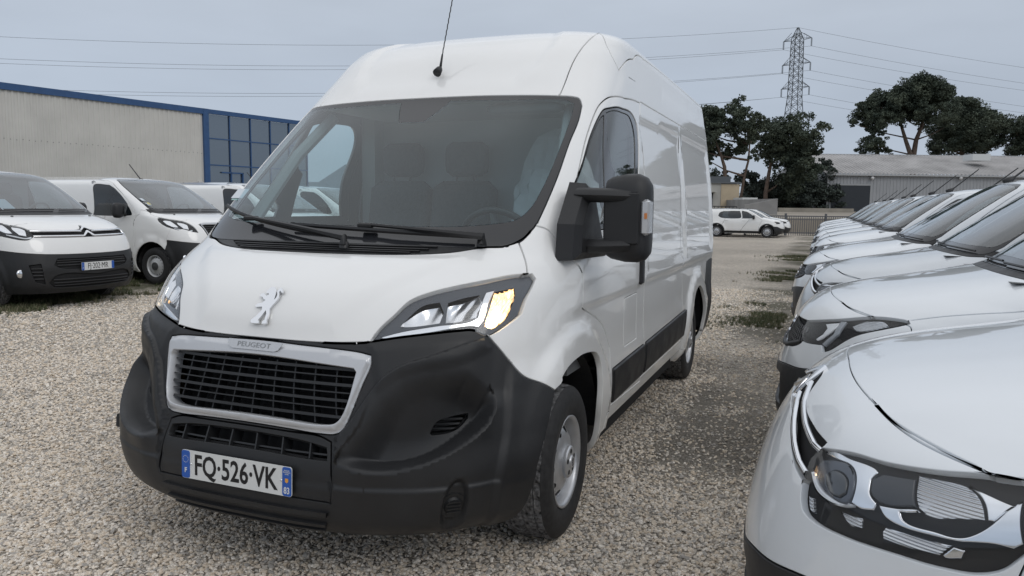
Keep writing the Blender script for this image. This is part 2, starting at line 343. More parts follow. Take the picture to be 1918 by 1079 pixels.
class Surf:
    """S(u, v): v = profile row; u 0 = nose centre, 0..1 nose, 1..2 flank, 2..3 tail"""
    def __init__(s, rows, xr, rc=.12, bump=None):
        s.rows = rows; s.xr = xr; s.rc = rc; s.bump = bump
        s.vs = [r[0] for r in rows]; s.v0, s.v1 = s.vs[0], s.vs[-1]
        s.tv = np.linspace(s.v0, s.v1, 3001)
        s.tab = [_herm(s.vs, [r[k] for r in rows], s.tv) for k in range(1, 7)]
    def raw(s, u, v):
        zc, xf, xs, W, n, dz = [np.interp(v, s.tv, t) for t in s.tab]
        a = np.abs(u); sg = np.where(u >= 0, 1., -1.)
        th = np.clip(a, 0, 1) * math.pi / 2; e = 2 / n
        cx = np.maximum(np.cos(th), 0) ** e; y = W * np.sin(th) ** e
        x = xs + (xf - xs) * cx; z = zc - dz * (1 - cx)
        xe = s.xr + s.rc
        b = a > 1
        x = np.where(b, xs + (xe - xs) * np.clip(a - 1, 0, 1), x)
        c = np.clip((a - 2) / .1, 0, 1) * math.pi / 2
        x = np.where(a > 2, xe - s.rc * np.sin(c), x); y = np.where(a > 2, W - np.minimum(s.rc, W) * (1 - np.cos(c)), y)
        y = np.where(a > 2.1, np.maximum(0, (W - s.rc)) * (3 - np.minimum(a, 3)) / .9, y)
        return np.stack([x, sg * y, z], -1)
    def S0(s, u, v):
        P = s.raw(u, v)
        if s.bump is not None:
            P = P + s.nrm(u, v, s.raw) * s.bump(np.abs(u), v, P)[..., None]
        return P
    def nrm(s, u, v, f=None, h=3e-3):
        f = f or s.S0
        um = np.where((np.abs(u) < h), 0, h)
        a = f(u - h, v); b = f(u + h, v); c = f(u, np.maximum(s.v0, v - h * 3)); d = f(u, np.minimum(s.v1, v + h * 3))
        n = np.cross(b - a, d - c); l = np.linalg.norm(n, axis=-1, keepdims=True)
        return n / np.where(l < 1e-12, 1, l)
    def P(s, u, v, off=0.):
        u = np.asarray(u, float); v = np.asarray(v, float)
        P = s.S0(u, v)
        return P + s.nrm(u, v) * np.asarray(off)[..., None] if np.any(off) else P
    def vz(s, z):
        return np.interp(z, s.tab[0], s.tv)
    def side(s, pts):
        """(x, z) on the flank -> (u, v); needs rows without side drop"""
        zz = s.tab[0] - s.tab[5]
        out = []
        for x, z in pts:
            v = float(np.interp(z, zz, s.tv)); xs = float(np.interp(v, s.tv, s.tab[2]))
            xe = s.xr + s.rc
            if x > xs:
                # on the nose part: solve u
                xf = float(np.interp(v, s.tv, s.tab[1])); n = float(np.interp(v, s.tv, s.tab[4]))
                c = min(1, (x - xs) / (xf - xs)); out.append((math.acos(min(1, c ** (n / 2))) / (math.pi / 2), v))
            else: out.append((1 + (x - xs) / (xe - xs), v))
        return out
    def front(s, pts):
        """(y, z) on the nose -> (u, v)"""
        out = []
        for y, z in pts:
            v = float(s.vz(z))
            for _ in range(6):
                W = float(np.interp(v, s.tv, s.tab[3])); n = float(np.interp(v, s.tv, s.tab[4])); dz = float(np.interp(v, s.tv, s.tab[5]))
                sy = min(1, abs(y) / W); th = math.asin(min(1, sy ** (n / 2))); cx = max(0, math.cos(th)) ** (2 / n)
                v = float(s.vz(z + dz * (1 - cx)))
            out.append((math.copysign(th / (math.pi / 2), y) if y else 0., v))
        return out
BOX_ROWS=[
(0.0,0.26,0.90,0.15,0.93,2.6,0),
(0.5,0.33,0.955,0.15,0.985,2.8,0),
(1.0,0.46,0.965,0.15,1.015,2.9,0),
(2.0,0.63,0.925,0.10,1.03,2.8,0),
(3.0,0.80,0.885,0.05,1.02,2.6,0),
(4.0,0.97,0.825,0.00,1.02,2.5,0),
(5.0,1.12,0.73,-0.05,1.02,2.4,0),
(6.0,1.22,0.58,-0.15,1.015,2.5,0),
(7.0,1.29,0.42,-0.30,1.01,2.9,0),
(8.0,1.40,0.26,-0.45,1.005,3.3,0),
(9.0,1.60,0.02,-0.65,0.99,3.6,0),
(10.0,1.80,-.22,-0.85,0.965,3.8,0),
(11.0,2.03,-.51,-1.05,0.93,4.0,0),
(12.0,2.20,-.67,-1.30,0.905,3.8,0),
(13.0,2.36,-.85,-1.50,0.88,3.7,0),
(13.6,2.45,-1.01,-1.62,0.855,3.6,0),
(14.0,2.50,-1.18,-1.80,0.80,3.2,0),
(14.5,2.522,-1.5,-2.1,0.66,2.8,0),
(15.0,2.53,-2.4,-2.8,0.2,2.2,0),
]
# ---------- the white van in front ----------
def sstep(a, b, x): t = np.clip((x-a)/(b-a), 0, 1); return t*t*(3-2*t)
BN, BR = 1.7, .17
def bxX(u): return np.interp(u, [0, 1, 2, 2.1, 3], [0, BN, BN+4.55, BN+4.85, BN+5.75])
SCOOP = [(0.3115, 1.5975), (0.3509, 1.9655), (0.4265, 2.3823), (0.5076, 2.7055), (0.5856, 2.8344), (0.6145, 2.7379), (0.6115, 2.5884), (0.5749, 2.3143), (0.501, 1.9952), (0.4068, 1.7376), (0.3262, 1.5888), (0.2426, 1.5029)]
POCK = [(0.255, 3.05), (0.3423, 3.35), (0.4611, 3.42), (0.6035, 2.8876), (0.6239, 2.7633), (0.6193, 2.5823), (0.5789, 2.2579), (0.5105, 1.925), (0.4157, 1.6781), (0.3126, 1.5289), (0.2166, 1.4313), (0.1693, 1.4513), (0.2114, 1.8656), (0.24, 2.4)]
WINGTOP = [(.2459, 3.90), (.31, 3.97), (.40, 4.05), (.50, 4.10), (.56, 4.0), (.59, 3.8), (.50, 3.55), (.40, 3.45), (.33, 3.3), (.28, 3.0)]
HOODC = [(-.4, 4.0), (.15, 4.2), (.2, 4.9), (.32, 5.9), (.36, 6.6), (-.4, 6.6)]
ROOFC = [(-.6, 11.6), (.18, 11.6), (.25, 12.2), (.3, 13.0), (.3, 14), (-.6, 14)]
ROOFO = [(.36, 11.5), (.4, 12.2), (.44, 13.0), (.44, 14), (.33, 14), (.31, 13.0), (.26, 12.2), (.22, 11.5)]
LIPL = [(.175, 1.42), (.2745, 1.32), (.3604, 1.40), (.4652, 1.66), (.5454, 1.97), (.6071, 2.31), (.625, 2.6), (.6227, 2.80)]
PTOP = [(.60, 3.05), (.53, 3.42), (.42, 3.58), (.33, 3.42), (.27, 2.9), (.225, 2.2), (.19, 1.8)]
def pdist(P, L_):
    d = np.full(len(P), 9.)
    for a, b in zip(L_, L_[1:]): d = np.minimum(d, seg_dist(P, np.array(a), np.array(b)))
    return d
def _sc(p): return [(float(bxX(a)) if a >= 0 else a*BN, b*BR) for a, b in p]
SCOOP_, LIPL_, PTOP_, WING_, HOODC_, ROOFC_ = map(_sc, (SCOOP, LIPL, PTOP, WINGTOP, HOODC, ROOFC))
CHEEK = [(.565, 4.06), (.5284, 4.0), (.4668, 3.857), (.4067, 3.71), (.3286, 3.518), (.2819, 3.244), (.2353, 2.74), (.2065, 2.39), (.172, 2.06)]
CHK_ = soften(_sc(CHEEK)+[(9, -9)], .016); CHK_ = CHK_[:1+min(range(len(CHK_)), key=lambda i: math.dist(CHK_[i], _sc(CHEEK)[-1]))]
CHKP_ = CHK_+_sc([(.172, -.5), (1.0, -.5), (1.0, 4.02)])
PSOFT_ = soften(LIPL_+PTOP_, .016); LIPS_ = [p for p in PSOFT_[:1+next(i for i, q in enumerate(PSOFT_) if math.dist(q, LIPL_[-1]) < 1e-6)]]
WING_ = soften(WING_, .016)
def box_bump(u, v, P):
    sh = u.shape; uf, vf = u.ravel(), v.ravel(); Q = np.stack([bxX(uf), vf*BR], 1); X, Z = P[..., 0].ravel(), P[..., 2].ravel(); b = np.zeros(len(uf))
    m = (vf < 4.3) & (uf < .9)
    if m.any():
        dl = pdist(Q[m], LIPS_); dt = pdist(Q[m], PTOP_); ins = pip(Q[m], PSOFT_); b[m] -= np.where(ins, .080*sstep(0, .048, dl)*(1-.80*sstep(.07, .32, dl))*sstep(0, .13, dt), 0); b[m] += .022*np.exp(-dl/.07)*sstep(.17, .24, uf[m])*sstep(2.95, 2.5, vf[m])*np.where(ins, np.exp(-dl/.02), 1); dc = pdist(Q[m], CHK_); out_ = pip(Q[m], CHKP_); b[m] += np.where(out_, .020*sstep(0, .014, dc)*(1-sstep(.02, .30, dc))*sstep(.62, .52, uf[m]), 0); b[m] += .010*sstep(-.02, .03, sdist(Q[m], WING_))
        b[m] += .014*sstep(.655, .69, uf[m])*sstep(3.6, 2.9, vf[m])
        # fog lamp roundel
        d = np.hypot(Q[m, 0]-BN*.53, Q[m, 1]-.70*BR); b[m] -= .03*sstep(.085, .055, d)
        b[m] += .006*sstep(1.05, 1.0, vf[m])
    m = (vf > 3.5) & (vf < 7) & (uf < .5)
    if m.any(): b[m] += .010*sstep(-.05, .05, sdist(Q[m], HOODC_))
    m = (vf > 11) & (uf < .6)
    if m.any(): b[m] -= .016*sstep(-.06, .06, sdist(Q[m], ROOFC_))
    for xc in (0.02, -3.45):
        d = np.hypot(X-xc, (Z-.36)*1.0); s_ = (uf > .7) & (Z > .25)
        b += np.where(s_, .026*sstep(.63, .55, d)*sstep(1.35, 1.0, Z)*sstep(.7, .86, uf), 0)
    s_ = (uf > .9) & (uf < 2.0)
    b += np.where(s_, .010*sstep(1.0, 1.05, Z)*sstep(2.3, 2.2, Z)*sstep(.9, 1.0, uf), 0)
    rec = sstep(-1.42, -1.46, X)*sstep(-4.30, -4.22, X)*sstep(1.09, 1.12, Z)*sstep(2.03, 1.99, Z)*np.clip((abs(X+2.83)-.035)/.03, 0, 1)
    b -= np.where(s_, .016*rec, 0)
    return b.reshape(sh)
def offs(L_, d):
    out = []
    for i in range(2, len(L_)-2, 2):
        t = np.array(L_[i+2])-np.array(L_[i-2]); t = t/np.linalg.norm(t); q = np.array(L_[i])+np.array([-t[1], t[0]])*d; out.append((float(np.interp(q[0], [0, BN], [0, 1])), q[1]/BR))
    return out
LIPRING = offs(LIPS_, .024)+offs(LIPS_, .049)[::-1]
bs = Surf(BOX_ROWS, -4.50, bump=box_bump)
def sd(*p): return bs.side(p)
WSL = [(.01, 7.20), (.1834, 7.185), (.317, 7.154), (.4467, 7.193), (.5009, 7.331), (.5389, 7.622), (.5606, 7.946), (.569, 8.321), (.5808, 8.996), (.5909, 9.934), (.6095, 10.42), (.6033, 10.764), (.57, 10.93), (.52, 10.98), (.4172, 11.0), (.1788, 11.037), (.01, 11.07), (-.1, 11.07), (-.1, 7.20)]
BUMP = [(-.1, 3.912), (.1236, 3.912), (.2276, 3.948), (.2459, 3.9765), (.3143, 4.082), (.3979, 4.165), (.483, 4.222), (.5239, 4.223), (.5719, 4.088), (.6034, 3.908), (.663, 3.518), (.7259, 3.13), (.7923, 2.908), (.8587, 2.645), (.847, 2.283), (.8334, 1.768), (.8176, .9345), (.8050, .6623), (.778, .297), (.735, -.1), (-.1, -.1)]
HEAD = [(0.2455, 3.9994), (0.2649, 4.269), (0.2971, 4.5841), (0.3264, 4.9288), (0.3692, 5.1594), (0.4372, 5.3805), (0.5132, 5.5596), (0.5991, 5.7433), (0.6835, 5.7752), (0.7061, 5.5924), (0.7041, 5.2644), (0.6958, 4.9692), (0.6883, 4.5419), (0.6519, 4.3609), (0.6062, 4.1787), (0.5716, 4.0997), (0.5237, 4.2348), (0.4827, 4.234), (0.3976, 4.1764), (0.314, 4.0934)]
GOUT = [(-.1, 3.872), (.0066, 3.872), (.0758, 3.842), (.1511, 3.81), (.225, 3.755), (.2533, 3.70), (.2561, 3.548), (.2395, 3.115), (.213, 2.567), (.1912, 2.233), (.1715, 2.079), (.1339, 2.05), (.0647, 2.081), (.0007, 2.1), (-.1, 2.1)]
GIN = [(-.1, 3.54), (.0159, 3.54), (.1314, 3.47), (.2149, 3.41), (.2211, 3.344), (.2075, 2.833), (.1858, 2.423), (.172, 2.306), (.1342, 2.25), (.0646, 2.27), (.0035, 2.288), (-.1, 2.288)]
CP_ = [(-.1, 2.0481), (.0649, 2.03), (.1341, 2.0), (.1594, 1.906), (.1659, 1.316), (.1747, .78), (.0988, .79), (.0345, .80), (-.1, .80)]
SLOT = [(-.1, 1.92), (.027, 1.90), (.0878, 1.86), (.148, 1.76), (.152, 1.50), (.0915, 1.51), (.0306, 1.54), (-.1, 1.56)]
DOORP = [(.8045, 6.915), (.9751, 5.547), (1.0094, 4.357), (1.0563, 4.01), (1.1058, 3.512), (1.1422, 2.797), (1.1461, 2.162), (1.1417, 1.374), (1.141, .95)]+sd((-1.36, .42), (-1.35, .67), (-1.36, 1.25), (-1.38, 1.66), (-1.44, 1.95))+[(1.1054, 11.395), (1.0438, 11.343), (.9831, 11.231), (.8216, 10.983), (.7487, 10.67), (.7124, 10.09), (.7178, 9.103), (.7561, 7.624)]
ARCHF = [(.8587, 2.645), (.9001, 2.76), (.945, 3.02), (1.0013, 3.13), (1.0378, 3.09), (1.0714, 2.894), (1.0874, 2.534), (1.094, 2.1), (1.104, 1.368), (1.118, .7), (1.13, -.1), (.735, -.1), (.778, .297), (.8050, .6623), (.8176, .9345), (.8334, 1.768), (.847, 2.283)]
def circ(xc, zc, r, a0, a1, n): return [(xc+r*math.cos(math.radians(a0+(a1-a0)*i/n)), zc+r*math.sin(math.radians(a0+(a1-a0)*i/n))) for i in range(n+1)]
regs = [
 ('roof_side', [(.90, 12.2), (.99, 12.95), (1.02, 13.3), (1.1, 13.42), (2.04, 13.42), (2.04, 15.2), (.5, 15.2), (.6, 13.8), (.75, 12.8)]),
 ('roof_panel', [(-.1, 11.0), (.4172, 10.98), (.4376, 11.51), (.4678, 12.36), (.5221, 13.14), (.5866, 13.77), (.62, 14.2), (.62, 15.2), (-.1, 15.2)]),
 ('sliding_door', sd((-1.37, .40), (-1.36, .67), (-1.37, 1.25), (-1.39, 1.66), (-1.45, 1.95), (-1.51, 2.11), (-2.83, 2.11), (-2.83, .40))),
 ('rear_quarter', sd((-2.83, .36), (-2.83, 2.11), (-4.38, 2.11), (-4.38, .36))),
 ('tail', [(2.0, -.1), (2.0, 13.4), (3.1, 13.4), (3.1, -.1)]),
 ('sill', [(1.12, -.1), (1.12, .95), (1.66, .95), (1.66, -.1)]),
 ('fender', [(.3, -.1), (.2, 3), (.3, 6), (.49, 7.2), (.5389, 7.62), (.56, 7.95), (.64, 7.80), (.73, 7.35), (.8045, 6.915), (.9751, 5.547), (1.0094, 4.357), (1.0563, 4.01), (1.1058, 3.512), (1.1422, 2.797), (1.1461, 2.162), (1.1417, 1.374), (1.141, .95), (1.13, -.1)]),
 ('front_door', DOORP),
 ('void_a', ARCHF),
 ('rear_bumper', sd((-3.93, .30), (-3.93, .70), (-4.0, .98), (-4.38, 1.0))+[(2.06, 4.1), (3.1, 4.1), (3.1, -.1), (2.0, -.1)]),
 ('void_a', sd(*circ(-3.45, .37, .44, -20, 200, 16))+sd((-3.93, .25), (-2.97, .25))),
 ('void_s', [(1.13, -.1), (1.13, .62), (1.655, .62), (1.655, -.1)]),
 ('side_moulding', sd((-.64, .46), (-.60, .645), (-1.335, .655), (-1.335, .47))),
 ('rear_moulding', sd((-1.385, .47), (-1.385, .655), (-2.86, .68), (-2.80, .48))),
 ('window_frame', [(.70, 7.75), (.7065, 8.78), (.7268, 9.2), (.746, 10.1), (.8108, 10.65), (.907, 10.81), (1.011, 10.92), (1.074, 10.86), (1.116, 10.5), (1.150, 9.11), (1.205, 7.75)]),
 ('quarter_glass', [(.725, 7.95), (.73, 8.8), (.745, 9.25), (.765, 10.03), (.815, 10.48), (.85, 10.60), (1.01, 7.95)]),
 ('door_glass', [(1.045, 7.95), (.88, 10.66), (.93, 10.74), (1.01, 10.80), (1.06, 10.74), (1.093, 10.4), (1.128, 9.1), (1.18, 7.95)]),
 ('fuel_flap', sd((-.86, .72), (-.86, .98), (-1.16, .985), (-1.16, .72))),
 ('cowl', [(-.1, 6.60), (0, 6.62), (.1514, 6.69), (.2423, 6.795), (.3134, 6.92), (.3949, 7.12), (.4903, 7.19), (.5268, 7.353), (.56, 7.95), (-.1, 7.95)]),
 ('hood', [(-.1, 3.912), (.1236, 3.912), (.2459, 3.9765), (.2654, 4.246), (.2977, 4.56), (.3279, 4.887), (.3713, 5.112), (.4389, 5.345), (.5152, 5.52), (.6013, 5.70), (.6614, 5.807), (.6443, 6.093), (.5939, 6.712), (.5268, 7.353), (.4903, 7.19), (.3949, 7.12), (.3134, 6.92), (.2423, 6.795), (.1514, 6.69), (0, 6.62), (-.1, 6.60)]),
 ('bumper', BUMP), ('bumper', LIPL+PTOP), ('bumper', LIPRING), ('bumper', offs(CHK_, .015)+offs(CHK_, .0035)[::-1]), ('bumper', offs(CHK_, -.015)+offs(CHK_, -.0035)[::-1]), ('bumper', offs(LIPS_, .012)+offs(LIPS_, .036)[::-1]), ('bumper', CHEEK+[(.23, 1.6), (.60, 3.2)]), ('bumper', WINGTOP), ('windscreen', WSL),
 ('clear', [(-.1, 7.88), (.049, 7.88), (.2203, 7.903), (.3674, 7.995), (.4649, 8.148), (.5018, 8.42), (.5191, 8.835), (.5359, 9.70), (.5432, 10.597), (.5356, 10.807), (.4716, 10.884), (.1661, 10.90), (.0165, 10.95), (.006, 10.5), (.004, 10.42), (-.1, 10.42)]),
 ('headlamp', HEAD), ('centre_panel', CP_), ('grille_frame', GOUT), ('void_g', GIN), ('void_g', SLOT),
 ('void_g', [(0.4231, 2.1501), (0.4421, 2.3573), (0.491, 2.4676), (0.5563, 2.5191), (0.5582, 2.4323), (0.5216, 2.2404), (0.4829, 2.1525), (0.4264, 2.1176)]),
]
zones = [(0, .18, 0, 4.3, .016), (.18, .68, 0, 4.3, .0105), (.68, .9, 0, 4.3, .016), (0, .9, 4.3, 7.6, .028), (0, .9, 7.6, 15, .036), (.9, 1.3, 0, 12, .03), (1.3, 2.0, 0, 8.2, .05), (1.3, 2.0, 8.2, 13, .06), (.9, 2, 13, 15, .05), (2.0, 3.0, 0, 15, .08)]
sk = Skin(bs, regs, zones, nose=BN, row=BR, h=.016)
van = empty('cargo_van', (0, 0, 0), label='tall white panel van with lit headlamps and black bumper filling the centre', cat='van')
for lab, m in (('hood', WHITE), ('roof_panel', WHITE), ('centre_panel', BLACKP), ('cowl', BLACKP)):
    sk.part(lab, m, van, gap=.0035 if lab != 'roof_panel' else .002, depth=.035)
bump_o = sk.part('bumper', BLACKP, van, name='front_bumper', gap=.002, depth=.035)
def gf_extra(Q):
    a = sdist(Q, _sc(GOUT)); return .014*sstep(.0, .022, a)
gf = sk.part('grille_frame', SATIN, van, gap=.002, depth=.06, extra=gf_extra)
ws = sk.part(['windscreen'], FRIT, van, name='windscreen_border', off=-.003, gap=.001, depth=.006)
sk.part('clear', WSG, van, name='windscreen', off=-.003, gap=-.001, depth=.004, lip=.0)
for md in ('left', 'right'):
    for lab, m in (('fender', WHITE), ('front_door', WHITE), ('sliding_door', WHITE), ('rear_quarter', WHITE), ('tail', WHITE), ('roof_side', WHITE), ('flank', WHITE), ('sill', WHITE), ('rear_bumper', BLACKP), ('window_frame', GLOSSB)):
        nm = {'fender': 'front_wing', 'tail': 'rear_door', 'flank': 'upper_side_panel', 'roof_side': 'roof_edge'}.get(lab, lab)
        p_ = sk.part(lab, m, van, name=nm, gap=.0035, depth=.03, mode=md, off=-.004 if lab == 'window_frame' else 0)
        if lab == 'front_door':
            door = p_
            for l2, m2 in (('quarter_glass', SIDEG), ('door_glass', SIDEG)): sk.part(l2, m2, door, off=-.008, gap=0, depth=.004, lip=0, mode=md)
            sk.part('fuel_flap', WHITE, door, gap=.0015, depth=.01, mode=md)
            sk.part('side_moulding', BLACKP, door, off=.014, gap=.001, depth=.02, lip=.006, mode=md)
    sk.part('rear_moulding', BLACKP, van, name='side_moulding', off=.014, gap=.001, depth=.02, lip=.006, mode=md)
    sk.part('headlamp', LENS, van, name='headlamp', off=.003, gap=.002, depth=.004, mode=md)
    sk.part([n for n in sk.names if not n.startswith('void') and n not in ('clear', 'quarter_glass', 'door_glass', 'headlamp', 'grille_frame', 'windscreen')], DARK, van, name='inner_shell', off=-.028, gap=-.004, depth=.001, lip=0, mode=md, smooth=False)
lamps = [o for o in van.children if o.name.startswith('headlamp')]
# lamp internals, cut from the same skin
TURN = [(0.5698, 5.2689), (0.6369, 5.3701), (0.6557, 5.0684), (0.6482, 4.4996), (0.5951, 4.2554), (0.5663, 4.3269), (0.5727, 4.8193)]
CHR = [(0.264, 4.096), (0.3227, 4.2323), (0.4179, 4.3611), (0.5172, 4.451), (0.5371, 4.5311), (0.5401, 5.2089), (0.5661, 5.27), (0.5584, 4.4384), (0.5443, 4.299), (0.5199, 4.3304), (0.397, 4.2111), (0.2795, 4.0764)]
R1 = [(0.3135, 4.3473), (0.3379, 4.6513), (0.3655, 4.8902), (0.407, 4.9763), (0.4285, 4.6897), (0.4223, 4.4437), (0.3586, 4.3743)]
R2 = [(0.4321, 4.9607), (0.4743, 5.0922), (0.5205, 5.1803), (0.5406, 4.8849), (0.53, 4.5456), (0.4779, 4.46), (0.4406, 4.4418), (0.437, 4.7147)]
lk = Skin(bs, [('housing', HEAD), ('bowl_a', R1), ('bowl_b', R2), ('turn', TURN), ('strip', CHR)], [(.22, .75, 3.8, 6, .012)], nose=BN, row=BR, h=.008, umax=.75, default='none')
def bowl(c, r, dp, ribs=0):
    c = (bxX(c[0]), c[1]*BR)
    def f(Q):
        d = np.hypot(Q[:, 0]-c[0], Q[:, 1]-c[1]); o = -dp*np.clip(1-(d/r)**2, 0, 1)
        if ribs: o = o+.003*np.sin(Q[:, 0]*ribs)*np.cos(Q[:, 1]*ribs*.6)
        return o
    return f
LAMPLIT = mat('lit_sidelight', (.9, .8, .6), rough=.15, metal=.8, emit=(1.0, .55, .20), estr=.8)
t_ = LAMPLIT.node_tree; b_ = t_.nodes['Principled BSDF']; tcn = t_.nodes.new('ShaderNodeTexCoord'); vo = t_.nodes.new('ShaderNodeTexVoronoi'); vo.inputs['Scale'].default_value = 38; t_.links.new(tcn.outputs['Object'], vo.inputs['Vector'])
mr_ = t_.nodes.new('ShaderNodeMapRange'); mr_.inputs[1].default_value = .1; mr_.inputs[2].default_value = .8; mr_.inputs[3].default_value = 3.2; mr_.inputs[4].default_value = .7; t_.links.new(vo.outputs['Distance'], mr_.inputs[0]); t_.links.new(mr_.outputs[0], b_.inputs['Emission Strength'])
REFLM = mat('lamp_reflector', (.80, .81, .83), rough=.22, metal=.9)
BULB = mat('lit_bulb', (1, .9, .7), emit=(1, .74, .42), estr=22)
for md, lp in (('left', lamps[0]), ('right', lamps[1])):
    lk.part('housing', LAMPDARK, lp, name='lamp_housing', off=-.022, gap=0, depth=.001, lip=0, mode=md)
    lk.part('strip', CHROME, lp, name='daylight_strip', off=-.010, gap=0, depth=.02, lip=.003, mode=md)
    lk.part('bowl_a', REFLM, lp, name='reflector', off=-.014, gap=0, depth=.01, mode=md, extra=bowl((.39, 4.72), .13, .05, 60))
    lk.part('bowl_b', REFLM, lp, name='reflector', off=-.014, gap=0, depth=.01, mode=md, extra=bowl((.47, 4.85), .12, .05, 80))
    lk.part('turn', LAMPLIT, lp, name='side_light', off=-.016, gap=0, depth=.01, mode=md, extra=bowl((.60, 4.8), .13, .05, 260))
    p = bs.P(np.array([.602]), np.array([4.62]), np.array([-.03]))[0]
    if md == 'right': p = p*[1, -1, 1]
    mb = MB(); mb.lathe([(.0, -.02), (.012, -.014), (.017, 0), (.012, .014), (0, .02)], 12, p); mb.build('bulb', BULB, lp, True)
# grille slats and bars inside the opening
def span(poly, v):
    xs = np.linspace(0, .4, 400); q = np.stack([xs, np.full(400, v)], 1); ok = pip(q, poly); return xs[ok].max() if ok.any() else 0
def strip(name, v, hv, um, o0, o1, m, parent, n=26, droop=0.):
    us = np.linspace(-1, 1, n); us = np.sign(us)*np.abs(us)**1.6*um; vs = v+droop*(1-(us/um)**2); V = []
    for o, s_ in ((o0, -1), (o0, 1), (o1, 1), (o1, -1)): V.append(bs.P(us, vs+hv*s_*(1 if o == o0 else .6), np.full(n, o)))
    V = np.concatenate(V); F = []
    for k in range(4):
        for i in range(n-1): F.append((k*n+i, k*n+i+1, ((k+1) % 4)*n+i+1, ((k+1) % 4)*n+i))
    return mesh(name, V, F, m, parent)
def vbar(name, u, va, vb, o0, o1, w, m, parent, n=8):
    vs = np.linspace(va, vb, n); V = []
    a0 = bs.P(np.full(n, u), vs, np.full(n, o0)); a1 = bs.P(np.full(n, u), vs, np.full(n, o1)); d = np.array([0, w/2, 0])
    V = np.concatenate([a0-d, a0+d, a1+d, a1-d]); F = []
    for k in range(4):
        for i in range(n-1): F.append((k*n+i, k*n+i+1, ((k+1) % 4)*n+i+1, ((k+1) % 4)*n+i))
    return mesh(name, V, F, m, parent)
gr = sk.part('void_g', DARK, van, name='grille', off=-.085, gap=-.03, depth=.001, lip=0)
SL = mat('slat_plastic', (.020, .021, .023), rough=.42)
for v, hv_ in ((3.40, .03), (3.25, .013), (3.08, .03), (2.92, .013), (2.76, .03), (2.60, .013), (2.42, .03)): strip('slat', v, hv_, span(GIN, v)-.001, -.012 if v > 0 else 0, -.055, SL, gr, droop=.02)
def uy(y, v):
    W = np.interp(v, bs.tv, bs.tab[3]); n = np.interp(v, bs.tv, bs.tab[4]); return math.copysign(math.asin(min(1, abs(y)/W)**(n/2))/(math.pi/2), y)
for y in (-.36, -.27, -.18, -.09, 0.0, .09, .18, .27, .36):
    lo = 2.26 if abs(y) < .35 else 2.4; vbar('grille_bar', uy(y, 2.9), lo, 3.5 if abs(y) < .3 else 3.42, -.030, -.07, .006, SL, gr)
for y in (-.30, -.18, -.06, .06, .18, .30): vbar('grille_bar', uy(y, 1.7), 1.5, 1.9, -.008, -.07, .006, SL, gr)
strip('slat', 1.62, .02, .148, -.02, -.06, SL, gr)
for v in (.62, .42, .24): strip('lower_lip', v, .035, .17, .012, -.02, BLACKP, bump_o)
for sg in (1, -1):
    for k in range(4):
        v = 2.20+.09*k; us = np.linspace(.425+.012*k, .525+.012*k, 8); V = np.concatenate([bs.P(us*sg, np.full(8, v)+.3*(us-.42), np.full(8, o)) for o in (-.0, -.03)]+[bs.P(us*sg, np.full(8, v+.035)+.3*(us-.42), np.full(8, -.03))])
        F = [(i, i+1, 9+i, 8+i) for i in range(7)]+[(8+i, 9+i, 17+i, 16+i) for i in range(7)]; mesh('vent_slat', V, F, SL, gr)
    p = bs.P(np.array([.53*sg]), np.array([.70])); n_ = Vector(bs.nrm(np.array([.53*sg]), np.array([.70]))[0]).normalized()
    if n_.x < 0: n_ = -n_
    mb = MB(); mb.lathe([(0, 0.012), (.030, .012), (.036, .004), (.05, .004), (.054, -.01)], 28, (0, 0, 0), 'Z')
    for k in range(4): mb.box((0, -.021+.014*k, .014), (.05, .005, .006))
    o = mb.build('fog_lamp_blank', BLACKP, bump_o, angle=35); R = n_.to_track_quat('Z', 'Y').to_matrix().to_4x4(); R.translation = Vector(p[0])-n_*.002; o.matrix_local = R
# cowl ridges
for k in range(4): strip('cowl_rib', 6.78+k*.10, .018, .20+.018*k, .008, -.002, BLACKP, van)
# number plate (520 x 110 mm)
def number_plate(parent, mtx, txt, dept, name='number_plate', bold=.0):
    mb = MB(); pl = [(x, y) for x, y in rrect(.52, .11, .010)]; mb.prism(pl, .004, mtx); o = mb.build(name, PLATEW, parent)
    for sx in (-1, 1):
        mb = MB(); w = .040; x0 = sx*(.26-w/2-.001); mb.prism([(x0+a, b) for a, b in rrect(w, .107, .009)], .0012, mtx @ Matrix.Translation((0, 0, .004))); mb.build('blue_band', PLATEB, o)
    text_mesh('registration', txt, .1, INK, o, mtx @ Matrix.Translation((-.002, -.002, .0045)) @ Matrix.Diagonal((.86 if bold else .80, 1.12, 1, 1)), .0006, bold=bold)
    text_mesh('country_letter', 'F', .026, PLATEW, o, mtx @ Matrix.Translation((-.239, -.024, .0056)), .0004, bold=.0008)
    if dept: text_mesh('department_number', dept, .034, PLATEW, o, mtx @ Matrix.Translation((.239, -.034, .0056)) @ Matrix.Diagonal((.8, 1, 1, 1)), .0004, bold=.0006)
    st = MB()
    for k in range(12):
        a = 2*math.pi*k/12; st.prism([(-.239+.013*math.cos(a)+.0016*math.cos(j*math.pi/2.5+.3), .020+.013*math.sin(a)+.0016*math.sin(j*math.pi/2.5+.3)) for j in range(5)], .0005, mtx @ Matrix.Translation((0, 0, .0055)))
    st.build('star_ring', PLATEW, o)
    return o
def rrect(w, h, r, n=4):
    out = []
    for cx, cy, a0 in ((w/2-r, h/2-r, 0), (-w/2+r, h/2-r, 90), (-w/2+r, -h/2+r, 180), (w/2-r, -h/2+r, 270)):
        for k in range(n+1): a = math.radians(a0+90*k/n); out.append((cx+r*math.cos(a), cy+r*math.sin(a)))
    return out
FR = Matrix(((0, 0, 1, 0), (1, 0, 0, 0), (0, 1, 0, 0), (0, 0, 0, 1)))   # local x -> +y, y -> +z, z -> +x
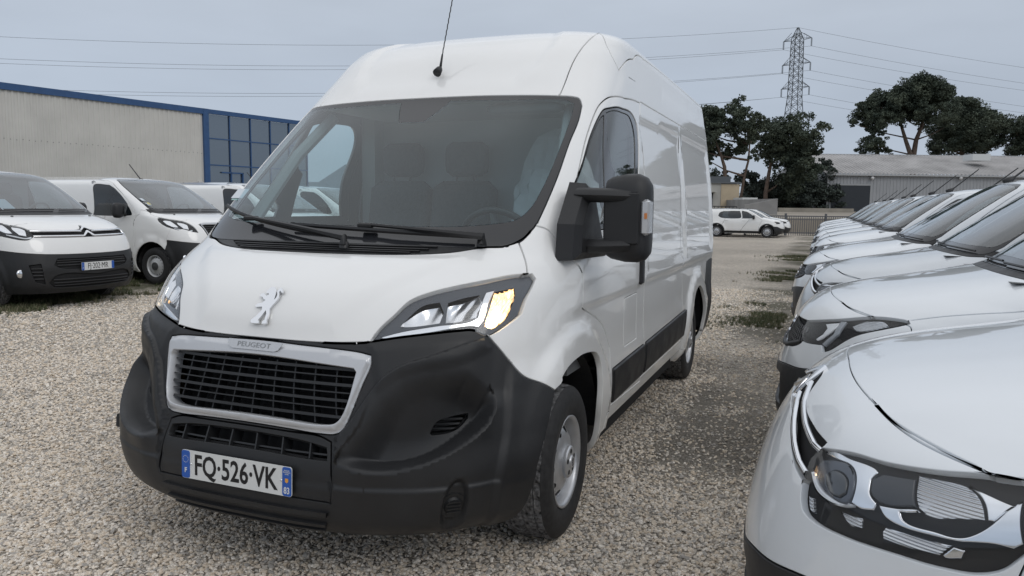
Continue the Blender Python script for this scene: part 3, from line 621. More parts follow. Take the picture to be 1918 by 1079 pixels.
pm = Matrix.Translation((.978, 0, .468)) @ Matrix.Rotation(math.radians(-2), 4, 'Y') @ FR
pl = number_plate(van, pm, 'FQ\u00b7526\u00b7VK', '83', bold=.0018)
mb = MB(); mb.box((.966, 0, .468), (.02, .50, .09)); mb.build('plate_bracket', BLACKP, van)
mb = MB(); mb.prism([(.232, .004), (.246, .004), (.246, -.008), (.239, -.013), (.232, -.008)], .0005, pm @ Matrix.Translation((0, .008, .0056))); mb.build('department_crest', mat('crest_gold', (.75, .35, .06)), pl)
text_mesh('department_words', 'REGION\nPROVENCE\nALPES', .0065, PLATEW, pl, pm @ Matrix.Translation((.239, .034, .0056)), .0003)
mb = MB()
for sx in (-1, 1): mb.lathe([(0, .006), (.003, .0058), (.0045, .004)], 10, (0, 0, 0), 'Z')
for sx in (-1, 1):
    s2 = MB(); s2.lathe([(0, .0025), (.003, .0022), (.0045, .0)], 10, (0, 0, 0), 'Z'); o = s2.build('plate_rivet', CHROME, pl, True); o.matrix_local = pm @ Matrix.Translation((sx*.214, .002, .004))
# emblem: a standing lion, and the word on the grille frame
LION = [(-.30, -1.0), (-.02, -.98), (-.06, -.86), (-.16, -.84), (.02, -.52), (.13, -.28), (.26, -.45), (.30, -.80), (.20, -.84), (.20, -1.0), (.52, -.97), (.52, -.86), (.46, -.80), (.46, -.40), (.36, -.18), (.46, .02), (.58, .18), (.70, .42), (.66, .62), (.56, .74), (.62, .82), (.78, .70), (.84, .78), (.66, .98), (.48, .94), (.42, .78), (.52, .58), (.52, .44), (.42, .30), (.40, .60), (.30, .86), (.10, 1.0), (-.12, .98), (-.26, .86), (-.34, .72), (-.28, .62), (-.14, .64), (-.10, .54), (-.26, .50), (-.46, .62), (-.66, .58), (-.70, .46), (-.50, .42), (-.34, .30), (-.18, .26), (-.34, .10), (-.60, .06), (-.74, -.04), (-.68, -.14), (-.44, -.12), (-.24, -.10), (-.16, -.28), (-.40, -.62), (-.62, -.80), (-.66, -.92), (-.52, -1.0)]
def emblem_mtx(u, v, off, s=bs):
    p = Vector(s.P(np.array([u]), np.array([v]))[0]); n = Vector(s.nrm(np.array([max(u, .002)]), np.array([v]))[0]).normalized()
    y = (Vector((0, 0, 1))-n*n.z).normalized(); x = y.cross(n); R = Matrix((x, y, n)).transposed().to_4x4(); R.translation = p+n*off; return R
em = emblem_mtx(.0, 4.62, .0)
mb = MB(); mb.prism([(x*.066, y*.080) for x, y in LION], .010, em); mb.build('lion_emblem', CHROME, van, angle=30)
wm = emblem_mtx(.0, 3.73, .022)
mb = MB(); mb.prism([(x, y) for x, y in [(-.125, .018), (-.13, .012), (-.115, -.012), (-.10, -.018), (.10, -.018), (.115, -.012), (.13, .012), (.125, .018)]], .003, wm @ Matrix.Translation((0, 0, -.006))); bdg = mb.build('badge_plate', SATIN, gf)
text_mesh('badge_word', 'PEUGEOT', .027, mat('embossed_grey', (.30, .31, .32), rough=.35, metal=.4), bdg, wm @ Matrix.Translation((0, 0, -.0025)) @ Matrix.Diagonal((1.35, 1, 1, 1)), .001)
# front corner tow cover (right side of the van)
tm = emblem_mtx(-.57, 1.2, -.0025)
mb = MB(); mb.prism(rrect(.05, .06, .010), .0045, tm); mb.build('tow_eye_cover', BLACKP, bump_o)
# aerial
mb = MB(); mb.tube([(-.63, 0, 2.19), (-.66, 0, 2.215), (-.675, 0, 2.225)], [.024, .018, .009], 12); mb.tube([(-.67, 0, 2.22), (-.695, 0, 2.30)], [.008, .005], 8)
o = mb.build('aerial', BLACKP, van, True)
mb = MB(); P0, P1 = Vector((-.695, 0, 2.30)), Vector((-.83, 0, 2.66)); mb.tube([P0.lerp(P1, t/40)+Vector((0, .0012*math.sin(t*1.6), .0012*math.cos(t*1.6))) for t in range(41)], .0032, 6); mb.build('aerial_rod', BLACKP, o)
# wipers
WB = mat('wiper_black', (.012, .012, .013), rough=.4)
def on(u, v, off): return Vector(bs.P(np.array([u]), np.array([v]), np.array([off]))[0])
def uvy(y, v): return uy(y, v)
def wiper(pivot, tipA, tipB, mid):
    (ya, va), (yb, vb), (yp, vp), (ym, vm) = tipA, tipB, pivot, mid
    mb = MB(); n = 14
    blade = [on(uvy(ya+(yb-ya)*t/n, va+(vb-va)*t/n), va+(vb-va)*t/n, .022) for t in range(n+1)]; mb.tube(blade, .006, 6, sq=(1, 1.8)); o = mb.build('wiper', WB, van)
    mb = MB(); mb.tube([on(uvy(yp, vp), vp, .02), on(uvy(yp, vp+.12), vp+.12, .045), on(uvy(yp+(ym-yp)*.35, vp+(vm-vp)*.45), vp+(vm-vp)*.45, .05), on(uvy(ym, vm), vm, .034)], [.020, .017, .009, .008], 6); mb.build('wiper_arm', WB, o)
    mb = MB(); mb.lathe([(.0, .03), (.018, .028), (.022, 0)], 12, (0, 0, 0), 'Z'); q = mb.build('wiper_pivot', WB, o, True); q.location = on(uvy(yp, vp), vp, .004)
    p_ = on(uvy(ym, vm), vm, .028); mb = MB(); mb.box(p_, (.035, .07, .022), bev=.006); mb.build('wiper_clip', WB, o)
wiper((.70, 7.14), (-.24, 7.72), (.66, 7.42), (.16, 7.70))
wiper((.12, 6.92), (-.80, 8.25), (.06, 7.25), (-.50, 7.86))
# door mirror
def arm(pa, pb, h, w):
    mb = MB(); n = 6; pts = [Vector(pa).lerp(Vector(pb), t/n)+Vector((.02*math.sin(math.pi*t/n), 0, 0)) for t in range(n+1)]; mb.tube(pts, h, 10, sq=(w/h, 1)); return mb
def loft_box(rings, n=24, e=3.2):
    """rings: (center, half-x, half-z) superellipses in xz stacked along y"""
    V = []; F = []
    for c, hx, hz in rings:
        for k in range(n):
            t = 2*math.pi*k/n; cx, sz = math.cos(t), math.sin(t)
            V.append((c[0]+hx*math.copysign(abs(cx)**(2/e), cx), c[1], c[2]+hz*math.copysign(abs(sz)**(2/e), sz)))
    for i in range(len(rings)-1):
        for k in range(n): F.append((i*n+k, (i+1)*n+k, (i+1)*n+(k+1) % n, i*n+(k+1) % n))
    F.append(tuple(range(n))); F.append(tuple((len(rings)-1)*n+k for k in range(n-1, -1, -1)))
    return V, F
for sg in (1,):
    def my(p): return (p[0], p[1]*sg, p[2])
    cx, cz = -.13, 1.425
    rings = [((cx, y, cz+dz), hx, hz) for y, hx, hz, dz in ((1.105, .045, .135, .0), (1.115, .07, .165, 0), (1.14, .085, .18, 0), (1.20, .095, .192, .0), (1.25, .09, .192, 0), (1.285, .075, .178, -.002), (1.305, .045, .15, -.004), (1.31, .02, .12, -.005))]
    V, F = loft_box(rings); V = [my(v) for v in V]; F = F if sg > 0 else [f[::-1] for f in F]
    mo = mesh('door_mirror', V, F, BLACKP, van, True); mo.data.set_sharp_from_angle(angle=math.radians(50))
    # groove plate on the front of the shell
    mb = MB(); mb.box(my((cx+.090, 1.195, cz)), (.014, .15, .22), bev=.006); mb.build('mirror_face_panel', BLACKP, mo)
    for z, zz in ((1.525, 1.52), (1.30, 1.31)):
        m_ = arm(my((-.06, 1.0, z)), my((cx+.05, 1.22, zz)), .033, .05); m_.build('mirror_arm', BLACKP, mo, angle=50)
    mb = MB(); mb.box(my((cx+.045, 1.296, cz+.005)), (.085, .035, .155), bev=.012); o = mb.build('indicator_lens', mat('indicator_clear', (.62, .63, .65), rough=.15, metal=.5), mo, angle=40)
    mb = MB(); mb.box(my((cx+.088, 1.300, cz+.012)), (.006, .012, .024)); mb.build('amber_bulb', mat('amber', (.55, .20, .06), rough=.3), o)
    mb = MB(); mb.prism([(1.12, cz-.15), (1.285, cz-.15), (1.285, cz+.15), (1.12, cz+.15)], .004, Matrix(((0, 0, -1, cx-.088), (sg, 0, 0, 0), (0, 1, 0, 0), (0, 0, 0, 1)))); mb.build('mirror_glass', CHROME, mo)
    # base shoe against the door corner
    V = []; prof = [(.12, 1.245), (-.42, 1.235), (-.30, 1.33), (-.14, 1.56), (-.06, 1.58), (.10, 1.40)]
    for y, k in ((.955, 1.0), (1.03, .97), (1.055, .75)):
        for x, z in prof: V.append(my((-.1+(x+.1)*k, y, 1.38+(z-1.38)*k)))
    n = len(prof); F = [(a*n+i, a*n+(i+1) % n, (a+1)*n+(i+1) % n, (a+1)*n+i) for a in range(2) for i in range(n)]+[tuple(2*n+i for i in range(n))]
    if sg > 0: F = [f[::-1] for f in F]
    o = mesh('mirror_base', V, F, BLACKP, mo)
    # door handle
    mb = MB(); mb.box(my((-1.19, 1.035, 1.15)), (.05, .035, .24), bev=.012); mb.build('door_handle', BLACKP, door if sg < 0 else [c for c in van.children if c.name.startswith('front_door')][0], angle=40)
# wheels
def steel_wheel(parent, loc, sg=1, R=.341, w=.225, rz=0., rim_r=.20, style='silver'):
    root = empty('wheel', loc); root.parent = parent; root.rotation_euler = (0, 0, rz+(0 if sg > 0 else math.pi))
    mb = MB(); h = w/2   # lathe about Y; outer face +Y
    mb.lathe([(rim_r+.004, h-.022), (rim_r+.02, h-.006), (R*.80, h), (R*.90, h-.006), (R*.955, h-.016), (R*.985, h-.028)], 64)
    mb.lathe([(R*.985, -h+.028), (R*.955, -h+.016), (R*.85, -h), (rim_r+.01, -h+.01)], 48); mb.build('tyre', TYRE, root, True)
    n = 96; tr = MB(); prof = [h-.028, h-.046, h-.052, .024, .018, -.018, -.024, -h+.052, -h+.046, -h+.028]; dpt = [0, 0, .007, .007, 0, 0, .007, .007, 0, 0]
    dpt = [.0, 0, .008, 0, 0, .008, 0, 0, .008, 0]; prof = [h-.028, h-.055, h-.059, h-.063, .012, .0, -.012, -h+.063, -h+.059, -h+.028]
    V = []; F = []
    for i, y in enumerate(prof):
        for k in range(n):
            t = 2*math.pi*k/n; sh = (k % 3 == 0)*(.007 if (i < 3 or i > 7) else .003); r = R*(.985 if i in (0, 9) else 1.0)-dpt[i]-sh
            V.append((r*math.cos(t), y, r*math.sin(t)))
    for i in range(len(prof)-1):
        for k in range(n): F.append((i*n+k, (i+1)*n+k, (i+1)*n+(k+1) % n, i*n+(k+1) % n)[::-1])
    mesh('tread', V, F, TREAD, root)
    # rim barrel + disc with round holes
    rim = MB(); rim.lathe([(rim_r+.004, h-.022), (rim_r+.006, h-.012), (rim_r-.002, h-.012), (rim_r-.012, h-.03), (rim_r-.018, h-.09)], 64)
    ro = rim.build('rim', ALU if style == 'silver' else mat('rim_grey', (.55, .56, .57), rough=.4, metal=.3), root, True)
    def dep(r):
        return float(np.interp(r, [0, .055, .072, .08, .10, .13, .155, rim_r-.018], [h-.012, h-.012, h-.016, h-.024, h-.026, h-.034, h-.052, h-.070]))
    nh = 10 if style == 'silver' else 16; hr, hc = (.021, .146) if style == 'silver' else (.011, .155)
    pts = []; E = []; fc = []
    def ring(cx, cz, r, n_):
        b = len(pts)
        for k in range(n_): t = 2*math.pi*k/n_; pts.append(Vector((cx+r*math.cos(t), cz+r*math.sin(t)))); E.append((b+k, b+(k+1) % n_))
    ring(0, 0, rim_r-.016, 64)
    for k in range(nh): t = 2*math.pi*k/nh; ring(hc*math.cos(t), hc*math.sin(t), hr, 12)
    for r in (.055, .064, .072, .08, .10, .118): 
        for k in range(40): t = 2*math.pi*(k+.5*(r > .07))/40; pts.append(Vector((r*math.cos(t), r*math.sin(t))))
    pts.append(Vector((0, 0)))
    rr = delaunay_2d_cdt(pts, E, [], 0, 1e-6); V = []; F = []
    for f in rr[2]:
        c = sum((rr[0][i] for i in f), Vector((0, 0)))/len(f)
        if c.length > rim_r-.016: continue
        if any((c-Vector((hc*math.cos(2*math.pi*k/nh), hc*math.sin(2*math.pi*k/nh)))).length < hr*.97 for k in range(nh)): continue
        F.append(tuple(f)[::-1])
    V = [(p.x, dep(p.length), p.y) for p in rr[0]]
    F = [f if (lambda a, b, c: (b[0]-a[0])*(c[1]-a[1])-(b[1]-a[1])*(c[0]-a[0]))(rr[0][f[0]], rr[0][f[1]], rr[0][f[2]]) < 0 else f[::-1] for f in F]
    mesh('rim_disc', V, F, ro.data.materials[0], ro, True)
    bk = MB(); bk.lathe([(rim_r-.02, h-.08), (0, h-.09)], 32); bk.lathe([(rim_r-.01, h-.09), (rim_r, -h+.01), (0, -h+.01)], 32); bk.build('brake_drum', DARK, root)
    cap = MB(); cap.lathe([(.072, h-.018), (.072, h-.004), (.066, h+.002), (.03, h+.004), (.026, h+.010), (0, h+.012)], 40)
    co = cap.build('hub_cap', ALU if style == 'silver' else mat('hub_dark', (.05, .052, .055), rough=.5), root, True); co.data.set_sharp_from_angle(angle=math.radians(30))
    if style == 'silver':
        for k in range(5):
            t = 2*math.pi*k/5+.3; lg = MB(); lg.lathe([(.0, h+.005), (.009, h+.005), (.012, h+.0032)], 10, (.048*math.cos(t), 0, .048*math.sin(t))); lg.build('bolt_cover', DARK, co, True)
        mm = Matrix.Translation((0, h+.0125, 0)) @ Matrix(((-1, 0, 0, 0), (0, 0, 1, 0), (0, 1, 0, 0), (0, 0, 0, 1))); lm = MB(); lm.prism([(x*.014, y*.017) for x, y in LION], .001, mm); lm.build('hub_emblem', LAMPDARK, co)
    return root
fwL = steel_wheel(van, (0, .885, .341), 1, w=.235, rz=math.radians(1)); steel_wheel(van, (0, -.885, .341), -1, w=.235, rz=math.radians(1))
steel_wheel(van, (-3.45, .875, .341), 1); steel_wheel(van, (-3.45, -.875, .341), -1)
# wheel housings, underbody
for xc in (0.02, -3.45):
    for sg in (1, -1):
        V = []; F = []; n = 18
        for y in (1.0, .62):
            for k in range(n+1):
                t = math.radians(6+172*k/n); V.append((xc+.46*math.cos(t), y*sg, .37+.46*math.sin(t)))
        F = [(k, k+1, n+2+k, n+1+k) for k in range(n)]; b = n+1; V.append((xc, .62*sg, .37)); F += [(b+k, b+k+1, len(V)-1) for k in range(n)]
        mesh('wheel_housing', V, F, mat('housing_black', (.014, .014, .015), rough=.9), van)
ub = MB(); ub.box((-1.75, 0, .34), (2.5, 1.86, .22)); ub.box((-1.75, 0, .42), (5.1, 1.2, .22)); ub.box((-4.2, 0, .42), (.4, 1.8, .2)); ub.box((.55, 0, .36), (.5, 1.3, .16)); ub.build('underbody', DARK, van)
mb = MB(); mb.tube([(-1.3, .86, .27), (-2.2, .86, .27)], .03, 10); mb.build('exhaust_pipe', mat('dull_metal', (.25, .25, .25), rough=.5, metal=.8), van, True)
# cabin
cb = MB(); cb.box((-1.42, 0, 1.35), (.04, 1.72, 1.75)); cb.build('bulkhead', mat('bulkhead_grey', (.42, .43, .44), rough=.7), van)
cb = MB(); cb.box((-.5, 0, .74), (1.8, 1.8, .06)); cb.build('cab_floor', DARK, van)
mb = MB(); V = []; secs = [(.30, 1.28, .42), (.12, 1.315, .62), (-.05, 1.30, .80), (-.20, 1.24, .86), (-.26, 1.10, .86), (-.22, .85, .86)]
for x, z, w in secs:
    for k in range(13): y = -w+2*w*k/12; V.append((x+(.03 if abs(y) < .3 else 0), y, z+(.035*math.exp(-((y-.42)/.18)**2) if x > -.25 else 0)+.01*math.cos(y*3)))
F = [(i*13+k, i*13+k+1, (i+1)*13+k+1, (i+1)*13+k) for i in range(len(secs)-1) for k in range(12)]; mesh('dashboard', V, F, CABIN, van, True)
db = MB(); db.box((-.02, -.10, 1.325), (.16, .32, .03), bev=.01); db.build('dash_tray', mat('dash_dark', (.03, .03, .033), rough=.5), van)
for y, w in ((.50, .50), (-.12, .44), (-.58, .44)):
    st = MB(); st.box((-.92, y, .98), (.52, w, .16), bev=.05); o = st.build('seat', FABRIC, van, angle=60)
    st = MB(); st.box((-1.20, y, 1.30), (.14, w*.96, .66), rot=Matrix.Rotation(math.radians(-10), 3, 'Y'), bev=.05); st.build('seat_back', FABRIC, o, angle=60)
    st = MB(); V, F = loft_box([((-1.27, y+d, 1.765), .05*k, .11*k) for d, k in ((-.145, .4), (-.135, .8), (-.10, 1), (.10, 1), (.135, .8), (.145, .4))], 16, 2.6); st.add(V, F); st.build('headrest', FABRIC, o, True)
    st = MB(); [st.tube([(-1.24, y+q, 1.60), (-1.26, y+q, 1.70)], .007, 6) for q in (-.06, .06)]; st.build('headrest_post', DARK, o)
# steering wheel, tilted
sw = MB(); n = 36; Rw = Matrix.Rotation(math.radians(28), 3, 'Y'); c = Vector((-.45, .46, 1.27))
sw.tube([c+Rw @ Vector((.205*0, .205*math.cos(2*math.pi*k/n), .205*math.sin(2*math.pi*k/n))) for k in range(n+1)], .017, 8, cap=False); o = sw.build('steering_wheel', mat('wheel_rim_black', (.012, .012, .013), rough=.5), van, True)
sw = MB(); sw.box(c+Rw @ Vector((.02, 0, 0)), (.05, .15, .13), rot=Rw, bev=.03)
for a in (90, 210, 330):
    t = math.radians(a); sw.tube([c+Rw @ Vector((.02, .05*math.cos(t), .05*math.sin(t))), c+Rw @ Vector((0, .2*math.cos(t), .2*math.sin(t)))], .02, 6, sq=(.5, 1))
sw.build('steering_hub', CABIN, o)
# door cards and pillars seen through the glass
for sg in (1, -1):
    dc = MB(); dc.box((-.70, sg*.93, 1.02), (1.25, .05, .62)); dc.build('door_card', CABIN, van)
    dc = MB(); dc.box((-1.36, sg*.86, 1.75), (.16, .10, .95)); dc.tube([(-.10, sg*.86, 1.33), (-.45, sg*.80, 1.74), (-.72, sg*.74, 1.98)], .035, 8); dc.build('pillar_trim', mat('trim_light_grey', (.30, .31, .31), rough=.7), van)
hl = MB(); hl.box((-1.05, 0, 2.035), (.80, 1.5, .03)); hl.build('headliner', mat('headliner_grey', (.50, .51, .50), rough=.9), van)
mb = MB(); V, F = loft_box([((-.66, y, 1.985), .05*k, .025*k) for y, k in ((.3, .6), (.34, 1), (.68, 1), (.72, .6))], 16, 3); mb.add(V, F); mb.build('sun_visor', mat('visor_grey', (.22, .23, .23), rough=.8), van, True)
# windscreen stickers low on the passenger side
def decal(u0, v0, w, h, m, name, s=bs, parent=van, off=.0015):
    R = emblem_mtx(u0, v0, off, s); mb = MB(); mb.prism([(-w/2, -h/2), (w/2, -h/2), (w/2, h/2), (-w/2, h/2)], .0006, R); return mb.build(name, m, parent)
decal(-.513, 8.62, .075, .075, mat('sticker_white', (.62, .66, .70), rough=.5), 'sticker')
decal(-.523, 8.55, .05, .06, mat('sticker_green', (.35, .52, .50), rough=.5), 'sticker')
# plastic seat cover on the driver's seat
PB = bpy.data.materials.new('thin_plastic'); PB.use_nodes = True; t = PB.node_tree; t.nodes.clear(); o_ = t.nodes.new('ShaderNodeOutputMaterial'); a_ = t.nodes.new('ShaderNodeBsdfTransparent'); d_ = t.nodes.new('ShaderNodeBsdfPrincipled'); d_.inputs['Base Color'].default_value = (.75, .78, .80, 1); d_.inputs['Roughness'].default_value = .25; x_ = t.nodes.new('ShaderNodeMixShader'); x_.inputs[0].default_value = .75; t.links.new(a_.outputs[0], x_.inputs[1]); t.links.new(d_.outputs[0], x_.inputs[2]); t.links.new(x_.outputs[0], o_.inputs[0])
rs = random.Random(3); V = []; F = []; nr, nc = 16, 22
for i in range(nr):
    z = 1.93-.72*i/(nr-1); rr_ = np.interp(i/(nr-1), [0, .08, .3, .45, .7, 1], [.02, .13, .19, .24, .28, .30])
    for k in range(nc):
        t = 2*math.pi*k/nc; w = 1+.10*math.sin(5*t+i*.6)+.06*math.sin(9*t-i)+rs.uniform(-.05, .05); V.append((-1.18+.45*rr_*w*math.cos(t)+.02*i/nr, .52+rr_*w*math.sin(t), z))
F = [(i*nc+k, i*nc+(k+1) % nc, (i+1)*nc+(k+1) % nc, (i+1)*nc+k) for i in range(nr-1) for k in range(nc)]
bag = mesh('plastic_seat_cover', V, F, PB, None, False); meta(bag, 'crumpled clear plastic cover over the driver seat behind the windscreen of the central van', 'seat cover')
mb = MB(); lm_ = Matrix.Translation((-1.02, .60, 1.50)) @ FR; mb.prism([(-.09, -.06), (.09, -.06), (.09, .03), (.03, .03), (0, .06), (-.09, .03)], .002, lm_); o = mb.build('cover_label', mat('label_green', (.05, .28, .08)), bag); text_mesh('cover_label_word', 'service', .05, PLATEW, o, lm_ @ Matrix.Translation((0, -.015, .003)), .0005)
CV_ROWS = [  # compact van, nose at x = 0
(0.0, .20, -.08, -.55, .84, 2.3, 0),
(1.0, .32, -.01, -.62, .90, 2.4, 0),
(2.0, .50, .0, -.65, .915, 2.4, 0),
(3.0, .66, -.025, -.68, .92, 2.4, 0),
(4.0, .80, -.075, -.72, .92, 2.4, .0),
(5.0, .92, -.15, -.80, .915, 2.3, .02),
(6.0, 1.00, -.26, -.95, .905, 2.2, .05),
(7.0, 1.055, -.44, -1.10, .895, 2.2, .07),
(8.0, 1.10, -.68, -1.25, .885, 2.3, .09),
(9.0, 1.15, -.95, -1.42, .88, 2.5, .09),
(10.0, 1.19, -1.10, -1.55, .875, 2.8, .09),
(11.0, 1.34, -1.32, -1.72, .86, 3.0, .06),
(12.0, 1.52, -1.58, -1.95, .83, 3.1, .04),
(13.0, 1.68, -1.83, -2.15, .79, 3.1, .04),
(14.0, 1.77, -2.02, -2.30, .74, 2.9, .05),
(15.0, 1.82, -2.35, -2.6, .60, 2.5, .06),
(16.0, 1.84, -2.9, -3.0, .05, 2.2, 0),
]
MV_ROWS = [  # medium van, nose at x = 0
(0.0, .22, -.08, -.60, .88, 2.4, 0),
(1.0, .34, -.01, -.66, .94, 2.5, 0),
(2.0, .52, .0, -.70, .965, 2.6, 0),
(3.0, .70, -.03, -.74, .97, 2.6, 0),
(4.0, .84, -.07, -.78, .97, 2.6, .0),
(5.0, .96, -.12, -.86, .97, 2.6, .0),
(6.0, 1.06, -.19, -.98, .965, 2.6, .01),
(7.0, 1.14, -.33, -1.10, .96, 2.6, .02),
(8.0, 1.20, -.52, -1.20, .955, 2.8, .03),
(9.0, 1.25, -.76, -1.30, .95, 3.0, .03),
(10.0, 1.29, -.95, -1.42, .945, 3.3, .03),
(11.0, 1.44, -1.20, -1.62, .925, 3.4, .02),
(12.0, 1.62, -1.52, -1.85, .90, 3.4, .02),
(13.0, 1.78, -1.82, -2.10, .865, 3.3, .02),
(14.0, 1.87, -2.02, -2.28, .82, 3.1, .03),
(15.0, 1.93, -2.40, -2.6, .68, 2.6, .05),
(16.0, 1.96, -3.0, -3.1, .05, 2.2, 0),
]
# ---------- the other vehicles ----------
def arc_bump(rows, axles, zc, r, x0):
    def f(u, v, P):
        X, Z = P[..., 0], P[..., 2]; b = np.zeros(X.shape)
        for xa in axles:
            d = np.hypot(X-xa, Z-zc); b = b+np.where(u > .6, .022*sstep(r+.13, r+.05, d)*sstep(1.0, .8, Z)*sstep(.6, .8, u), 0)
        return b
    return f
def polyu(s, pts): return s.side(pts)
def make_vehicle(name, rows, xr, regs, parts, nose, row, ax, R, door, zones, h=.02, seats=True, wstyle='grey', wheel_h=.2, rimr=.19):
    s = Surf(rows, xr, rc=.14, bump=arc_bump(rows, ax, R+.02, R+.07, xr))
    k = Skin(s, regs(s), zones, nose=nose, row=row, h=h)
    root = empty(name, (0, 0, 0)); root['_s'] = 1; del root['_s']
    objs = {}
    for lab, m, nm, mode, kw in parts:
        for md in (('center',) if mode == 'c' else ('left', 'right')):
            par = root
            if '>' in nm: pn, nm2 = nm.split('>'); par = objs.get((pn, md)) or objs.get((pn, 'center')) or root
            else: nm2 = nm
            o = k.part(lab, m, par, name=nm2, mode=md, **{**dict(gap=.003, depth=.02), **kw})
            if o: objs[(nm, md)] = o
    for md in ('left', 'right'):
        k.part([n for n in k.names if not n.startswith('void') and 'glass' not in n and n not in ('windscreen',)], DARK, root, name='inner_shell', off=-.022, gap=-.004, depth=.001, lip=0, mode=md, smooth=False)
    W = rows[3][4]
    for xa in ax:
        for sg in (1, -1):
            steel_wheel(root, (xa, sg*(W-.03-wheel_h/2), R), sg, R=R, w=wheel_h, rim_r=rimr, style=wstyle)
            V = []; F = []; n = 12
            for y in (W-.04, .55):
                for q in range(n+1): t = math.radians(4+172*q/n); V.append((xa+(R+.06)*math.cos(t), y*sg, R+.02+(R+.06)*math.sin(t)))
            F = [(q, q+1, n+2+q, n+1+q) for q in range(n)]; mesh('wheel_housing', V, F, mat('housing_black'), root)
    ub = MB(); L = -xr; ub.box((xr/2, 0, .33), (L-.7, 1.1, .2)); ub.box(((ax[0]+ax[1])/2, 0, .33), (ax[0]-ax[1]-2*R-.12, 2*W-.16, .2)); ub.build('underbody', DARK, root)
    return root, s, k, objs
def cabin(root, x0, x1, z0, W, s, vd, um=.5):
    mb = MB(); V = []; secs = [(x0, z0+.02, W*.8), (x0-.35, z0+.03, W*.86), (x0-.5, z0-.1, W*.86), (x0-.5, z0-.4, W*.86)]
    for x, z, w in secs:
        for q in range(9): V.append((x, -w+2*w*q/8, z))
    mesh('dashboard', V, [(i*9+q, i*9+q+1, (i+1)*9+q+1, (i+1)*9+q) for i in range(3) for q in range(8)], CABIN, root, True)
    for y in (.38, -.38):
        st = MB(); st.box((x1, y, z0+.0), (.14, .48, .62), rot=Matrix.Rotation(math.radians(-12), 3, 'Y'), bev=.05); o = st.build('seat_back', FABRIC, root, angle=60)
        st = MB(); st.box((x1-.08, y, z0+.40), (.10, .26, .18), bev=.04); st.build('headrest', FABRIC, o, angle=60)
    n = 20; sw = MB(); c = Vector((x0-.62, .38, z0+.02)); Rw = Matrix.Rotation(math.radians(25), 3, 'Y')
    sw.tube([c+Rw @ Vector((0, .18*math.cos(2*math.pi*q/n), .18*math.sin(2*math.pi*q/n))) for q in range(n+1)], .015, 6, cap=False); sw.build('steering_wheel', CABIN, root, True)
def car_mirror(root, x, y, z, sc=1.0, m=None):
    for sg in (1, -1):
        V, F = loft_box([((x, (y+.02+d)*sg, z), hx*sc, hz*sc) for d, hx, hz in ((0, .03, .06), (.02, .06, .10), (.08, .07, .12), (.16, .06, .115), (.20, .03, .08))], 18, 3.0)
        if sg < 0: F = [f[::-1] for f in F]
        o = mesh('door_mirror', V, F, m or BLACKP, root, True)
        mb = MB(); mb.tube([(x-.01, (y-.08)*sg, z-.09), (x, (y+.06)*sg, z-.06)], [.035, .03], 8, sq=(1.6, 1)); mb.build('mirror_stalk', BLACKP, o, True)
def roof_aerial(root, x, z, y=0, ln=.50, dx=-.34, base=.05):
    mb = MB(); mb.tube([(x+.07, y, z-.012), (x+.02, y, z+.010), (x-.03, y, z+.045)], [.034, .04, .016], 8, sq=(.8, 1)); o = mb.build('aerial_base', BLACKP, root, True)
    mb = MB(); mb.tube([(x-.02, y, z+.04), (x-.02+dx, y, z+.04+ln*.62)], [.011, .008], 6); mb.build('aerial_rod', BLACKP, o)
def dot_wipers(root, s, va, um, sg=1):
    for a, b in ((-.60*um, .05*um), (.10*um, .75*um)):
        pts = [];
        for t in range(9):
            u = (a+(b-a)*t/8)*sg; pts.append(Vector(s.P(np.array([u]), np.array([va+.10+.05*t/8]), np.array([.015]))[0]))
        mb = MB(); mb.tube(pts, .007, 5); mb.build('wiper', WB, root)
CVH = [(-.1, 6.14), (.0572, 6.0977), (.1985, 6.0079), (.3179, 5.8944), (.4329, 5.7407), (.5156, 5.6639), (.6039, 5.5687), (.6529, 5.5092), (.6884, 5.437), (.7077, 5.474), (.7281, 5.5504), (.79, 6.5), (.83, 7.4), (.85, 8.5), (.82, 9.5), (.74, 9.92), (.55, 9.68), (.3, 9.58), (-.1, 9.55)]
CVHEAD = [(0.3659, 4.6015), (0.3599, 4.3499), (0.3777, 4.0192), (0.4054, 3.6953), (0.4307, 3.5327), (0.4704, 3.4809), (0.5609, 3.5147), (0.6823, 3.6018), (0.7796, 3.6413), (0.8396, 3.7159), (0.8674, 3.862), (0.882, 4.20), (0.86, 4.9), (.80, 5.35), (0.7384, 5.4842), (0.6915, 5.4151), (0.6352, 5.1802), (0.5485, 4.9583), (0.4538, 4.8258)]
CVBAND = [(-.1, 5.55), (.0392, 5.5), (0.1265, 5.0112), (0.2809, 4.80), (0.3668, 4.7336), (0.3659, 4.6015), (0.3599, 4.3499), (0.3833, 3.925), (0.3192, 4.0402), (0.2378, 4.2701), (0.1661, 4.5054), (.10, 4.58), (-.1, 4.62)]
CVHEAD2 = [(0.2738, 4.56), (0.30, 4.1), (0.355, 3.80), (0.4027, 3.7968), (0.5104, 3.8823), (0.5407, 3.6327), (0.5831, 3.8006), (0.6564, 4.4645), (0.7685, 5.2146), (.78, 5.5), (0.745, 5.67), (0.7012, 5.70), (0.6166, 5.5794), (0.5065, 5.10), (.38, 4.78)]
CVBAND2 = [(-.1, 4.40), (.1057, 4.476), (.2473, 4.55), (.2738, 4.56), (.30, 4.1), (.355, 3.80), (0.346, 3.70), (0.1793, 3.32), (0.0935, 3.25), (-.1, 3.2)]
